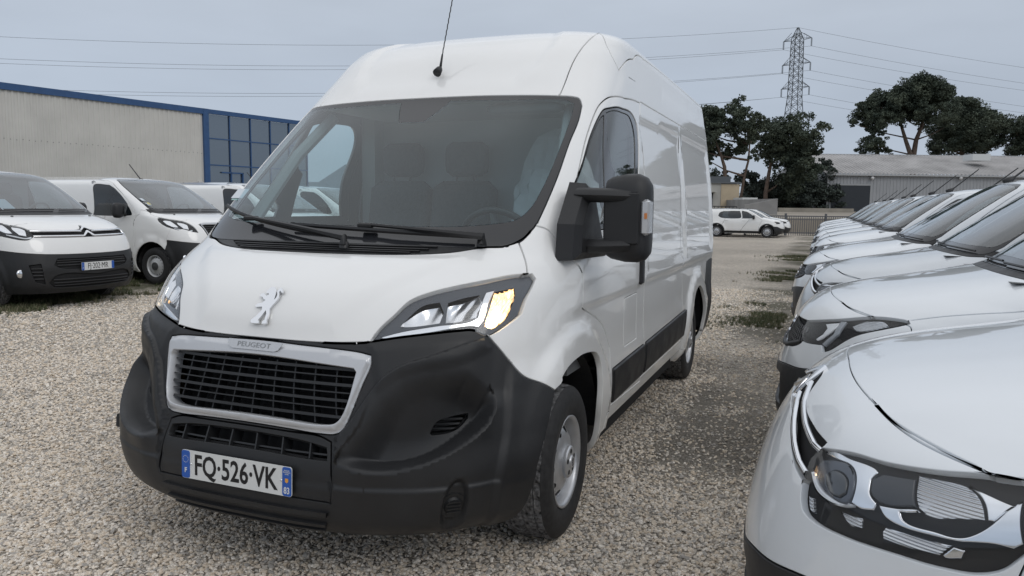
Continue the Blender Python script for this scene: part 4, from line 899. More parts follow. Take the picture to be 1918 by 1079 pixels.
def cv_side(s):
    S_ = lambda *p: s.side(p)
    return [('rear_side', S_((-2.62, .30), (-2.62, 1.75), (-4.25, 1.75), (-4.25, .3))),
            ('tail', [(2.0, -.1), (2.0, 15), (3.1, 15), (3.1, -.1)]),
            ('front_door', S_((-1.42, .30), (-1.40, .62), (-1.34, .80), (-1.36, 1.06), (-1.62, 1.30), (-1.90, 1.55), (-2.08, 1.68), (-2.30, 1.735), (-2.60, 1.74), (-2.60, .30))),
            ('door_glass', S_((-1.46, 1.09), (-1.66, 1.28), (-1.92, 1.53), (-2.08, 1.64), (-2.28, 1.68), (-2.50, 1.68), (-2.52, 1.07))),
            ('rear_glass', S_((-2.74, 1.08), (-2.74, 1.66), (-3.55, 1.64), (-3.60, 1.10)))]
def cv_regs(fascia):
    def f(s):
        S_ = lambda *p: s.side(p)
        r = [('fender', [(.3, -.1), (.3, 6), (.7, 9.9), (.80, 10.0)]+S_((-1.36, 1.06), (-1.34, .80), (-1.40, .62), (-1.42, .30))+[(1.2, -.1)])]+cv_side(s)
        lo = [(-.1, 1.9), (.0934, 1.8687), (.2512, 2.1941), (.3745, 2.3848), (.499, 2.601), (.62, 2.75), (.78, 2.75)] if fascia == 'chevron' else [(-.1, 2.45), (.05, 2.5), (.2479, 2.7357), (.4339, 2.8656), (.5421, 3.0), (.66, 3.0), (.80, 2.85)]
        r += [('bumper', [(-.1, 6.3), (.06, 6.25), (.2, 6.1), (.5, 5.6), (.69, 5.44), (.80, 5.35), (.86, 4.9), (.885, 4.2), (.90, 3.4), (.93, 2.5), (.93, -.1), (-.1, -.1)]),
              ('lower_bumper', lo+[(.95, 2.4), (.95, -.1), (-.1, -.1)]),
              ('void_a', S_(*circ(-.89, .33, .395, -20, 200, 16))), ('void_a', S_(*circ(-3.67, .33, .395, -20, 200, 16))),
              ('cowl', [(-.1, 9.5), (.3, 9.53), (.55, 9.62), (.76, 9.9), (.74, 10.3), (-.1, 10.2)]), ('hood', CVH),
              ('frit', [(-.1, 9.95), (.3, 9.95), (.5, 10.0), (.66, 10.15), (.715, 10.5), (.72, 12), (.70, 13.3), (.62, 13.7), (.4, 13.82), (-.1, 13.86)]),
              ('windscreen', [(-.1, 10.35), (.3, 10.35), (.5, 10.4), (.64, 10.5), (.69, 10.8), (.695, 12), (.67, 13.3), (.58, 13.5), (.4, 13.6), (-.1, 13.6)])]
        if fascia == 'chevron': r += [('headlamp', CVHEAD), ('void_g', CVBAND), ('lower_grille', [(-.1, 1.7), (.2, 1.75), (.25, 1.2), (-.1, 1.0)])]
        else: r += [('headlamp', CVHEAD2), ('void_g', CVBAND2), ('lower_grille', [(-.1, 2.2), (.22, 2.3), (.25, 1.4), (-.1, 1.2)])]
        return r
    return f
CZ = [(0, .95, 0, 7, .024), (0, .95, 7, 16, .05), (.95, 2, 0, 16, .08), (2, 3, 0, 16, .12)]
CZ2 = [(0, .95, 0, 7, .035), (0, .95, 7, 16, .06), (.95, 2, 0, 16, .09), (2, 3, 0, 16, .15)]
def std_parts(paintm, low):
    return [('hood', paintm, 'bonnet', 'c', dict(gap=.0012)), ('bumper', paintm, 'front_bumper', 'c', dict(gap=.0015)), ('lower_bumper', low, 'lower_bumper', 'c', dict(off=.004)), ('lower_grille', DARK, 'lower_bumper>lower_grille', 'c', dict(off=-.02)), ('cowl', BLACKP, 'cowl', 'c', {}),
            ('frit', FRIT, 'windscreen_border', 'c', dict(off=-.002, gap=.001, depth=.006)), ('windscreen', WSG2, 'windscreen', 'c', dict(off=-.002, gap=-.001, depth=.004, lip=0)),
            ('void_g', DARK, 'grille', 'c', dict(off=-.03, gap=-.01)), ('fender', paintm, 'front_wing', 's', {}), ('front_door', paintm, 'front_door', 's', {}), ('rear_side', paintm, 'rear_side_panel', 's', {}), ('flank', paintm, 'roof_side', 's', {}),
            ('tail', paintm, 'tail', 's', {}), ('door_glass', DARKG, 'front_door>door_glass', 's', dict(off=-.006, gap=0, depth=.004, lip=0)), ('rear_glass', DARKG, 'rear_side_panel>side_window', 's', dict(off=-.006, gap=0, depth=.004, lip=0)),
            ('rear_door', paintm, 'rear_door', 's', {}), ('moulding', BLACKP, 'side_moulding', 's', dict(off=.008)), ('headlamp', LENS, 'headlamp', 's', dict(off=.002, gap=.002, depth=.004))]
WSG2 = glass_mat('windscreen_glass_plain', (.52, .62, .65), .05, (.33, .42, .46), base=.15)
def lamp_fill(s, k, root, HP, subs, nose, row, z, um=.95):
    """housing + inner pieces; subs: (name, poly, material, off, extra)"""
    lk = Skin(s, [('housing', HP)]+[('x%d' % i, q[1]) for i, q in enumerate(subs)], [z], nose=nose, row=row, h=.009, umax=um, default='none')
    hs = [o for o in root.children if o.name.split('.')[0] == 'headlamp']
    for md, lp in (('left', hs[0]), ('right', hs[1])):
        lk.part('housing', LAMPDARK, lp, name='lamp_housing', off=-.028, gap=0, depth=.001, lip=0, mode=md)
        for i, q in enumerate(subs): lk.part('x%d' % i, q[2], lp, name=q[0], off=q[3], gap=.001, depth=.02, lip=.003, mode=md, extra=q[4] if len(q) > 4 else None)
def stripe(s, name, uv, hw, off, th, m, parent, row, mirror=True, n=70):
    """ribbon of half-width hw (metres up the profile) laid along a path on the nose, welded over both halves"""
    uv = np.array(uv, float); d = np.r_[0, np.cumsum(np.hypot(np.diff(uv[:, 0])*1.4, np.diff(uv[:, 1])*row))]; t = np.unique(np.r_[np.linspace(0, d[-1], n), d])
    u = np.interp(t, d, uv[:, 0]); v = np.interp(t, d, uv[:, 1])
    if mirror: u = np.r_[-u[::-1], u[1:]]; v = np.r_[v[::-1], v[1:]]
    m_ = len(u); V = np.concatenate([s.P(u, v-hw/row, np.full(m_, off)), s.P(u, v-hw/row*.7, np.full(m_, off+th)), s.P(u, v+hw/row*.7, np.full(m_, off+th)), s.P(u, v+hw/row, np.full(m_, off))]); F = []
    for a in range(3):
        for i in range(m_-1): F.append((a*m_+i, a*m_+i+1, (a+1)*m_+i+1, (a+1)*m_+i))
    return mesh(name, V, F, m, parent, True)
RIBM = mat('ribbed_reflector', (.62, .64, .67), rough=.22, metal=.8)
t_ = RIBM.node_tree; b_ = t_.nodes['Principled BSDF']; tcn = t_.nodes.new('ShaderNodeTexCoord'); wv = t_.nodes.new('ShaderNodeTexWave'); wv.inputs['Scale'].default_value = 46; wv.bands_direction = 'Z'; t_.links.new(tcn.outputs['Object'], wv.inputs['Vector']); bp = t_.nodes.new('ShaderNodeBump'); bp.inputs['Strength'].default_value = .7; bp.inputs['Distance'].default_value = .004; t_.links.new(wv.outputs[1], bp.inputs['Height']); t_.links.new(bp.outputs[0], b_.inputs['Normal'])
# A: compact van with a double chevron
cvA, sA, kA, _ = make_vehicle('compact_van', CV_ROWS, -4.40, cv_regs('chevron'), std_parts(WHITE2, BLACKP), 1.35, .13, (-.89, -3.67), .325, None, CZ, h=.014)
C_FRAME = [(0.3732, 4.5705), (0.388, 4.6861), (0.4499, 4.7402), (0.5241, 4.789), (0.5369, 4.7477), (0.5366, 4.5967), (0.5607, 4.353), (0.5893, 4.2445), (0.5956, 4.1136), (0.568, 4.0435), (0.5367, 4.0608), (0.5248, 4.2783), (0.4996, 4.5148), (0.4673, 4.6252), (0.4247, 4.5948)]
C_SQ = [(0.3864, 4.2744), (0.3918, 4.4626), (0.427, 4.5799), (0.4673, 4.6252), (0.4996, 4.5148), (0.5274, 4.2348), (0.5339, 4.0508), (0.517, 3.9402), (0.4774, 3.9013), (0.4275, 3.9848)]
C_SQI = [(0.4319, 4.2707), (0.4443, 4.3975), (0.4768, 4.4313), (0.5, 4.3506), (0.5158, 4.1679), (0.5083, 4.0636), (0.4802, 4.0419), (0.4527, 4.1291)]
C_DRL = [(0.3858, 4.1508), (0.3932, 4.199), (0.4406, 4.0323), (0.4865, 3.9858), (0.5271, 4.0013), (0.5443, 4.0618), (0.5472, 4.0164), (0.526, 3.9314), (0.4827, 3.8946), (0.438, 3.9428)]
C_RIB = [(0.5974, 5.0162), (0.6362, 5.1009), (0.6809, 5.1441), (0.722, 5.0057), (0.7603, 4.7671), (0.7841, 4.5593), (0.7449, 4.4469), (0.7064, 4.3401), (0.6678, 4.4155)]
C_SWO = [(0.5973, 4.2309), (0.6392, 4.3047), (0.6749, 4.3982), (0.6842, 4.3676), (0.6588, 4.2798), (0.6462, 4.2622), (0.6649, 4.1501), (0.7285, 4.1392), (0.7807, 4.1837), (0.7952, 4.3285), (0.8001, 4.5601), (0.7905, 4.9706), (0.7884, 5.1201), (0.8682, 4.3044), (0.8619, 4.1885), (0.8306, 4.1916), (0.7787, 4.0922), (0.7344, 4.0628), (0.6744, 4.036), (0.63, 4.0822)]
C_SWI = [(0.6856, 5.1453), (0.7243, 5.0963), (0.7689, 5.0147), (0.7918, 4.977), (0.7993, 4.5686), (0.7875, 4.5601), (0.757, 4.818), (0.7234, 5.0128)]
C_BLK = [(0.5366, 4.5967), (0.5487, 4.7646), (0.6103, 4.9006), (0.6646, 4.4256), (0.606, 4.2717), (0.5617, 4.3566)]
C_LO1 = [(0.5182, 3.8434), (0.58, 3.9113), (0.5897, 3.7518), (0.5617, 3.7027)]
C_LO2 = [(0.635, 3.8343), (0.6364, 3.9338), (0.7212, 3.9746), (0.7722, 3.9942), (0.7627, 3.7869), (0.7061, 3.7449), (0.6456, 3.7302)]
C_LO3 = [(0.7749, 3.9885), (0.7976, 3.9791), (0.8003, 3.8325), (0.7727, 3.7732), (0.7661, 3.8061)]
C_LO0 = [(0.4115, 3.7674), (0.4301, 3.7827), (0.455, 3.5682), (0.4406, 3.566)]
lamp_fill(sA, kA, cvA, CVHEAD, [('reflector_panel', C_BLK, mat('lamp_gloss_grey', (.035, .04, .048), rough=.12), -.012), ('chrome_surround', C_FRAME, CHROME, -.010), ('projector_bezel', C_SQ, mat('lamp_grey', (.10, .11, .13), rough=.2, metal=.5), -.006), ('projector_lens', C_SQI, mat('projector_glass', (.012, .014, .017), rough=.03, coat=1), -.002, bowl((.475, 4.25), .06, -.012)), ('chrome_arm', C_SWO, CHROME, -.006), ('chrome_arm', C_SWI, CHROME, -.016), ('reflector_bowl', C_RIB, RIBM, -.02), ('lower_reflector', C_LO2, RIBM, -.016), ('lower_reflector', C_LO1, RIBM, -.016), ('lower_reflector', C_LO3, CHROME, -.014), ('lower_reflector', C_LO0, RIBM, -.012), ('light_guide', C_DRL, mat('guide_white', (.75, .77, .80), rough=.2), -.001)], 1.35, .13, (.3, .95, 3.3, 5.7, .010))
gA = [o for o in cvA.children if o.name.startswith('grille')][0]
for sg in (1, -1):
    stripe(sA, 'chrome_strip', [(.035*sg, 5.22), (.06*sg, 5.14), (.1304*sg, 4.93), (.234*sg, 4.72), (.3318*sg, 4.57), (.372*sg, 4.56)], .0075, -.006, .009, CHROME, gA, .13, mirror=False, n=40)
    stripe(sA, 'chrome_strip', [(.035*sg, 4.86), (.06*sg, 4.80), (.1071*sg, 4.70), (.1818*sg, 4.50), (.2554*sg, 4.30), (.3217*sg, 4.15), (.375*sg, 4.08)], .0075, -.006, .009, CHROME, gA, .13, mirror=False, n=40)
for v in (5.38, 4.98): mb = MB(); mb.prism([(-.085, -.034), (-.062, -.034), (0, .012), (.062, -.034), (.085, -.034), (.01, .038), (-.01, .038)], .012, emblem_mtx(0, v, -.004, sA)); mb.build('chevron', CHROME, gA, angle=30)
cabin(cvA, -1.05, -2.25, 1.12, .86, sA, 0); car_mirror(cvA, -1.62, .88, 1.14); roof_aerial(cvA, -2.10, 1.788); dot_wipers(cvA, sA, 9.95, .75)
# B: compact van with a wide grille
cvB, sB, kB, _ = make_vehicle('compact_van', CV_ROWS, -4.40, cv_regs('lion'), std_parts(WHITE2, BLACKP), 1.35, .13, (-.89, -3.67), .325, None, CZ, h=.016)
lamp_fill(sB, kB, cvB, CVHEAD2, [('reflector', [(.42, 4.72), (.50, 4.95), (.52, 4.75), (.49, 4.25), (.455, 4.0), (.43, 4.02), (.46, 4.3), (.46, 4.55)], CHROME, -.012), ('reflector_bowl', [(.60, 5.35), (.66, 5.50), (.72, 5.30), (.70, 5.0), (.63, 4.75), (.58, 4.9)], RIBM, -.016), ('light_guide', [(.50, 5.0), (.53, 5.05), (.56, 4.4), (.53, 3.85), (.50, 3.92), (.53, 4.4)], mat('guide_grey', (.35, .37, .4), rough=.2, metal=.4), -.008)], 1.35, .13, (.25, .85, 3.5, 5.8, .015))
gB = [o for o in cvB.children if o.name.startswith('grille')][0]
for v in (3.45, 3.65, 3.85, 4.05, 4.25):
    for j in range(-9, 10):
        u = j*.032+(.016 if int(v*5) % 2 else 0); R_ = emblem_mtx(u, v, -.02, sB); mb = MB(); mb.box(R_ @ Vector((0, 0, 0)), (.02, .03, .010), rot=R_.to_3x3() @ Matrix.Rotation(.6, 3, 'Z')); mb.build('grille_stud', SL, gB)
stripe(sB, 'grille_trim', [(0, 3.24), (.09, 3.28), (.18, 3.36), (.34, 3.74)], .012, -.004, .012, BLACKP, gB, .13)
mb = MB(); mb.prism([(x*.06, y*.07) for x, y in LION], .010, emblem_mtx(0, 3.85, -.01, sB)); mb.build('lion_emblem', CHROME, gB)
cabin(cvB, -1.05, -2.25, 1.12, .86, sB, 0); car_mirror(cvB, -1.62, .88, 1.14); roof_aerial(cvB, -2.10, 1.788); dot_wipers(cvB, sB, 9.95, .75)
# medium vans
MH = [(-.1, 7.75), (.2, 7.62), (.38, 7.45), (.50, 7.2), (.585, 7.12), (.637, 7.49), (.70, 8.0), (.75, 8.9), (.72, 9.7), (.66, 10.05), (.5, 9.8), (.3, 9.7), (-.1, 9.65)]
def mv_regs(fascia):
    def f(s):
        S_ = lambda *p: s.side(p)
        r = [('fender', [(.3, -.1), (.3, 6), (.6, 9.9), (.74, 10.3), (.85, 10.4)]+S_((-1.40, 1.18), (-1.42, .9), (-1.44, .35))+[(1.2, -.1)]),
             ('rear_side', S_((-2.62, .30), (-2.62, 1.86), (-4.80, 1.86), (-4.80, .3))), ('tail', [(2.0, -.1), (2.0, 15), (3.1, 15), (3.1, -.1)]),
             ('front_door', S_((-1.46, .35), (-1.44, .9), (-1.42, 1.16), (-1.44, 1.30), (-1.62, 1.50), (-1.86, 1.68), (-2.05, 1.80), (-2.25, 1.85), (-2.60, 1.86), (-2.60, .35))),
             ('door_glass', S_((-1.50, 1.24), (-1.56, 1.36), (-1.74, 1.55), (-1.95, 1.70), (-2.12, 1.775), (-2.5, 1.78), (-2.52, 1.22))),
             ('moulding', S_((-1.50, .45), (-1.50, .58), (-3.6, .58), (-3.6, .45))),
             ('bumper', [(-.1, 7.75), (.2, 7.62), (.38, 7.45), (.50, 7.2), (.60, 6.8), (.80, 5.4), (.90, 4.5), (.95, 3.8), (.96, -.1), (-.1, -.1)]),
             ('lower_bumper', [(-.1, 3.30), (.3725, 3.3823), (.6263, 3.5308), (.85, 3.72), (.9441, 3.80), (.965, 3.0), (1.0, 2.45), (1.02, 1.5), (1.02, -.1), (-.1, -.1)]),
             ('void_a', S_(*circ(-1.0, .35, .42, -20, 200, 16))), ('void_a', S_(*circ(-4.1, .35, .42, -20, 200, 16))),
             ('cowl', [(-.1, 9.6), (.3, 9.65), (.5, 9.75), (.68, 10.0), (.70, 10.5), (-.1, 10.4)]), ('hood', MH),
             ('frit', [(-.1, 10.2), (.3, 10.22), (.56, 10.35), (.62, 10.6), (.635, 11.65), (.62, 13), (.58, 14.1), (.5, 14.35), (.35, 14.4), (-.1, 14.42)]),
             ('windscreen', [(-.1, 10.55), (.3, 10.55), (.54, 10.65), (.59, 10.85), (.60, 11.65), (.59, 13), (.55, 13.95), (.48, 14.15), (.35, 14.2), (-.1, 14.22)]),
             ('lower_grille', [(-.1, 2.9), (.30, 2.95), (.34, 2.5), (.30, 2.3), (-.1, 2.25)]), ('lower_grille', [(-.1, 1.6), (.34, 1.7), (.42, 1.2), (.38, .75), (-.1, .6)]), ('lower_grille', [(.47, 2.6), (.60, 2.5), (.56, 1.3), (.46, 1.1)])]
        if fascia == 'chevron': r += [('headlamp', [(.84, 8.1), (.75, 7.85), (0.6368, 7.4813), (0.5861, 7.1115), (0.4935, 6.6884), (0.4664, 6.1586), (0.4581, 5.3262), (0.5079, 4.9993), (0.5456, 4.8767), (0.7451, 5.1984), (0.8356, 5.4705), (.87, 6.3), (.88, 7.4)]), ('void_g', [(-.1, 6.95), (.003, 6.9), (.018, 6.35), (.03, 6.25), (0.4664, 6.30), (0.4581, 5.2), (.03, 5.15), (-.1, 5.2)])]
        else: r += [('headlamp', [(0.7079, 8.3829), (0.6686, 8.028), (0.479, 7.0116), (0.4448, 6.2768), (0.4144, 4.8442), (0.4993, 5.0199), (0.633, 5.473), (0.6827, 5.2846), (0.8293, 5.8712), (0.8574, 6.4377), (.84, 7.4), (.79, 8.1)]), ('void_g', [(-.1, 6.5), (.28, 6.5), (.34, 6.3), (.30, 4.4), (.24, 4.1), (-.1, 4.0)])]
        return r
    return f
MZ = [(0, .95, 0, 8, .035), (0, .95, 8, 16, .06), (.95, 2, 0, 16, .08), (2, 3, 0, 16, .15)]
def mvan(fascia, plate):
    v_, s_, k_, ob = make_vehicle('medium_van', MV_ROWS, -4.95, mv_regs(fascia), std_parts(WHITE, BLACKP), 1.4, .125, (-1.0, -4.1), .335, None, MZ, h=.022)
    for o in v_.children:
        if o.name.startswith('grille'): g = o
    hp = mv_regs(fascia)(s_); hp = [p for n, p in hp if n == 'headlamp'][0]
    sub = [('reflector', [(.50, 6.3), (.52, 6.6), (.60, 6.9), (.62, 6.4), (.60, 5.6), (.53, 5.4)], CHROME, -.01, bowl((.56, 6.2), .13, .03)), ('reflector', [(.66, 7.3), (.72, 7.5), (.78, 7.3), (.79, 6.4), (.74, 5.9), (.66, 5.8)], CHROME, -.01), ('light_guide', [(.48, 5.35), (.55, 5.2), (.66, 5.5), (.74, 5.7), (.74, 5.55), (.66, 5.3), (.55, 5.05), (.49, 5.1)], mat('guide_white', (.75, .77, .80), rough=.2), -.006)]
    lamp_fill(s_, k_, v_, hp, sub, 1.4, .125, (.4, .9, 4.7, 8.5, .02))
    if fascia == 'chevron':
        for sg in (1, -1):
            stripe(s_, 'chrome_strip', [(.024*sg, 6.0), (.12*sg, 6.02), (.466*sg, 6.10)], .013, -.004, .014, CHROME, g, .125, mirror=False, n=24)
            stripe(s_, 'chrome_strip', [(.024*sg, 5.30), (.12*sg, 5.32), (.46*sg, 5.35)], .013, -.004, .014, CHROME, g, .125, mirror=False, n=24)
        for v in (6.28, 5.58): mb = MB(); mb.prism([(-.098, -.042), (-.068, -.042), (0, .014), (.068, -.042), (.098, -.042), (.012, .046), (-.012, .046)], .018, emblem_mtx(0, v, -.002, s_)); mb.build('chevron', CHROME, g, angle=30)
    else:
        stripe(s_, 'grille_trim', [(0, 6.45), (.26, 6.42), (.32, 6.25), (.29, 4.5), (.24, 4.2), (0, 4.1)], .02, -.004, .02, SATIN, g, .125)
        for v in (4.7, 5.1, 5.5, 5.9): stripe(s_, 'slat', [(0, v), (.28, v)], .008, -.02, .012, SL, g, .125)
    lb = [o for o in v_.children if o.name.startswith('lower_bumper')][0]
    for v in (2.45, 2.65, 2.82): stripe(s_, 'slat', [(0, v), (.31, v)], .007, -.016, .014, BLACKP, lb, .125)
    for v in (.9, 1.15, 1.4): stripe(s_, 'slat', [(0, v), (.37, v)], .007, -.016, .014, BLACKP, lb, .125)
    for sg in (1, -1):
        for v in (1.5, 1.75, 2.0, 2.25): stripe(s_, 'slat', [(.465*sg, v), (.58*sg, v)], .007, -.016, .014, BLACKP, lb, .125, mirror=False, n=8)
        R_ = emblem_mtx(.70*sg, 1.9, .0, s_); mb = MB(); mb.lathe([(0, .012), (.03, .010), (.04, .004), (.055, .006), (.06, -.01)], 18, (0, 0, 0), 'Z'); o = mb.build('fog_lamp', CHROME, lb, True); o.matrix_local = R_
    for y in (-.33, .33):
        R_ = Matrix.Translation(tuple(s_.P(np.array([math.copysign(.33, y)]), np.array([9.2]), np.array([.004]))[0])); mb = MB(); mb.box((0, 0, 0), (.03, .03, .012), bev=.004); o = mb.build('washer_jet', BLACKP, [c for c in v_.children if c.name.startswith('bonnet')][0]); o.matrix_local = R_
    cabin(v_, -1.05, -2.35, 1.26, .90, s_, 0); car_mirror(v_, -1.66, .97, 1.32, 1.15); dot_wipers(v_, s_, 10.2, .6)
    mb = MB(); mb.box((-2.55, 0, 1.35), (.04, 1.7, 1.0)); mb.build('bulkhead', mat('bulkhead_grey'), v_)
    for sg in (1, -1): mb = MB(); mb.box((-2.42, sg*.975, 1.08), (.20, .03, .04), bev=.012); mb.build('door_handle', WHITE, v_)
    if plate: number_plate(v_, Matrix.Translation((.022, 0, .575)) @ FR, plate, None)
    return v_, s_
jumpy, sJ = mvan('chevron', 'FJ\u00b7202\u00b7MR')
expert, sE = mvan('lion', None)
decal(-.20, 10.9, .20, .30, mat('paper_white', (.6, .68, .75)), 'windscreen_paper', sJ, jumpy, -.012)
roof_aerial(expert, -2.28, 1.875, 0, .46, -.28); 
for u_, v_, c_ in ((-.53, 11.45, 'sticker_white'), (-.515, 10.98, 'sticker_white')): decal(u_, v_, .08, .09, MATS[c_], 'sticker', sE, expert, .002)
R_ = emblem_mtx(-.49, 11.05, .002, sE); mb = MB(); mb.prism([(.04*math.cos(t*math.pi/6), .04*math.sin(t*math.pi/6)) for t in range(12)], .0006, R_); mb.build('round_sticker', mat('sticker_yellow', (.55, .50, .22), rough=.5), expert)
def place(o, cx, yf, rz, label, cat, group=None, tilt=0):
    o.location = (cx, yf, 0); o.rotation_euler = (0, 0, math.radians(rz)); meta(o, label, cat, group); return o
GL, GRR = 'white vans parked in the left row', 'white compact vans parked side by side along the right'
place(jumpy, -4.58, -7.50, 90, 'white van with double chevron grille and plate FJ-202-MR at the left edge', 'van', GL)
place(expert, -7.90, -8.00, 90, 'white van with dark door glass, roof aerial and round yellow windscreen sticker', 'van', GL)
e3 = place(copy_tree(expert), -11.3, -8.1, 90, 'white van partly hidden by the central van, behind the dark glazed van', 'van', GL)
for i, x_ in enumerate((-14.2, -17.0)):
    place(copy_tree((jumpy, expert)[i]), x_, -8.2, 90, ('white chevron van seen through the central van windows, nearer than the farthest', 'farthest white van of the left row, seen through the central van windows')[i], 'van', GL)
def swap_paint(root, a, b):
    for o in [root]+list(root.children_recursive):
        if o.type == 'MESH' and o.material_slots and o.material_slots[0].material == a: o.material_slots[0].link = 'OBJECT'; o.material_slots[0].material = b
place(cvA, .58, 1.81, -90, 'nearest white van on the right, its bonnet and large headlamp filling the bottom right corner', 'van', GRR)
place(cvB, -1.70, 1.78, -90, 'white van with studded black grille, directly behind the nearest bonnet on the right', 'van', GRR)
c3 = place(copy_tree(cvA), -3.98, 1.80, -90, 'pale grey van third from the camera in the right row, bonnet greyer than its neighbours', 'van', GRR); swap_paint(c3, WHITE2, SILV)
row = [(-6.25, 1.70, 'B', 'fourth van of the right row, tall black aerial reaching highest against the grey shed'), (-8.55, 1.85, 'A', 'fifth van of the right row, lower roof and thin slanting aerial'), (-10.85, 1.78, 'B', 'sixth van of the right row, between the low roofed van and the dark shed door'),
       (-13.2, 1.80, 'A', 'seventh van of the right row counted from the camera'), (-15.9, 1.75, 'B', 'eighth van of the right row, small in front of the grey shed'), (-18.6, 1.80, 'A', 'ninth van of the right row, below the dark shed door'), (-21.6, 1.75, 'B', 'tenth van of the right row, nearly hidden by nearer bonnets'), (-25.2, 1.80, 'A', 'eleventh van of the right row, only its nose showing'), (-29.5, 1.78, 'B', 'farthest van of the right row, nearest to the metal fence')]
for i, (x_, y_, k_, lab) in enumerate(row):
    o = place(copy_tree(cvA if k_ == 'A' else cvB), x_, y_, -90, lab, 'van', GRR)
    if i == 1: o.scale = (1, 1, .955)
# far hatchback, side on
HB_ROWS = [(0.0, .20, -.10, -.50, .80, 2.2, 0), (1.0, .36, -.01, -.58, .86, 2.3, 0), (2.0, .55, .0, -.62, .87, 2.3, 0), (3.0, .70, -.04, -.66, .875, 2.3, 0), (4.0, .82, -.10, -.72, .87, 2.3, 0), (5.0, .90, -.20, -.85, .86, 2.3, .02), (6.0, .96, -.42, -.98, .85, 2.3, .04), (7.0, 1.01, -.75, -1.15, .84, 2.6, .05), (8.0, 1.06, -.98, -1.30, .83, 2.8, .05), (9.0, 1.20, -1.22, -1.55, .80, 3, .03), (10.0, 1.34, -1.50, -1.80, .75, 3, .02), (11.0, 1.43, -1.75, -2.05, .68, 2.8, .02), (12.0, 1.47, -2.1, -2.35, .55, 2.5, .02), (13.0, 1.49, -2.6, -2.7, .05, 2.2, 0)]
def hb_regs(s):
    S_ = lambda *p: s.side(p)
    return [('fender', [(.3, -.1), (.3, 5), (.7, 7.9)]+S_((-1.20, .98), (-1.22, .6), (-1.25, .3))+[(1.2, -.1)]), ('rear_door', S_((-2.18, .28), (-2.18, 1.42), (-3.05, 1.40), (-3.10, .60), (-2.95, .28))), ('rear_side', S_((-3.07, 1.40), (-3.12, .60), (-2.97, .28), (-3.85, .28), (-3.85, 1.40))), ('tail', [(2, -.1), (2, 12.5), (3.1, 12.5), (3.1, -.1)]),
            ('front_door', S_((-1.25, .28), (-1.22, .6), (-1.20, .98), (-1.50, 1.18), (-1.80, 1.38), (-2.0, 1.42), (-2.16, 1.42), (-2.16, .28))),
            ('door_glass', S_((-1.42, 1.00), (-1.62, 1.18), (-1.86, 1.33), (-2.08, 1.37), (-2.12, .98))), ('rear_glass', S_((-2.22, .99), (-2.22, 1.37), (-2.75, 1.36), (-3.25, 1.25), (-3.30, 1.10), (-3.1, 1.0))),
            ('bumper', [(-.1, 4.5), (.5, 4.6), (.8, 4.0), (.88, 3), (.9, -.1), (-.1, -.1)]), ('lower_bumper', [(-.1, 1.5), (.5, 1.7), (.75, 2.2), (.90, 2.2), (.92, -.1), (-.1, -.1)]),
            ('lower_bumper', S_(*circ(-.82, .31, .415, -15, 195, 16))), ('rear_guard', S_(*circ(-3.36, .31, .415, -15, 195, 16))), ('rear_guard', S_((-1.2, .22), (-1.2, .34), (-2.98, .34), (-2.98, .22))),
            ('void_a', S_(*circ(-.82, .31, .35, -30, 210, 16))), ('void_a', S_(*circ(-3.36, .31, .35, -30, 210, 16))),
            ('cowl', [(-.1, 7.6), (.6, 7.8), (.75, 8.2), (-.1, 8.2)]), ('hood', [(-.1, 4.5), (.5, 4.6), (.66, 5.2), (.76, 6.2), (.8, 7.4), (.7, 7.8), (-.1, 7.6)]), ('frit', [(-.1, 8.0), (.6, 8.1), (.72, 8.4), (.70, 10), (.6, 10.7), (-.1, 10.9)]), ('windscreen', [(-.1, 8.2), (.58, 8.3), (.68, 8.6), (.67, 9.9), (.57, 10.5), (-.1, 10.65)]),
            ('headlamp', [(.46, 3.2), (.48, 3.9), (.72, 4.3), (.78, 3.9), (.72, 3.1)]), ('void_g', [(-.1, 4.3), (.4, 4.3), (.4, 4.0), (-.1, 4.0)]), ('lower_grille', [(-.1, 1.3), (.3, 1.3), (.3, .6), (-.1, .6)])]
hb, sH, kH, _ = make_vehicle('hatchback_car', HB_ROWS, -4.0, hb_regs, std_parts(WHITE, BLACKP)+[('rear_guard', BLACKP, 'wheel_arch_guard', 's', dict(off=.006))], 1.3, .12, (-.82, -3.36), .31, None, [(0, 1, 0, 13, .06), (1, 2, 0, 13, .08), (2, 3, 0, 13, .15)], h=.03, wstyle='silver')
cabin(hb, -1.05, -2.2, 1.0, .74, sH, 0); car_mirror(hb, -1.50, .86, 1.05, .9)
for sg in (1, -1):
    for x_ in (-1.98, -2.86): mb = MB(); mb.box((x_, sg*.885, .88), (.17, .03, .03), bev=.01); mb.build('door_handle', WHITE, hb)
place(hb, -39.0, .20, 90, 'white hatchback parked side on in the distance with black wheel arch guards', 'car', 'far cars by the fence')
place(copy_tree(hb), -41.3, .42, 90, 'white hatchback almost hidden behind the side on hatchback, only its nose showing', 'car', 'far cars by the fence')
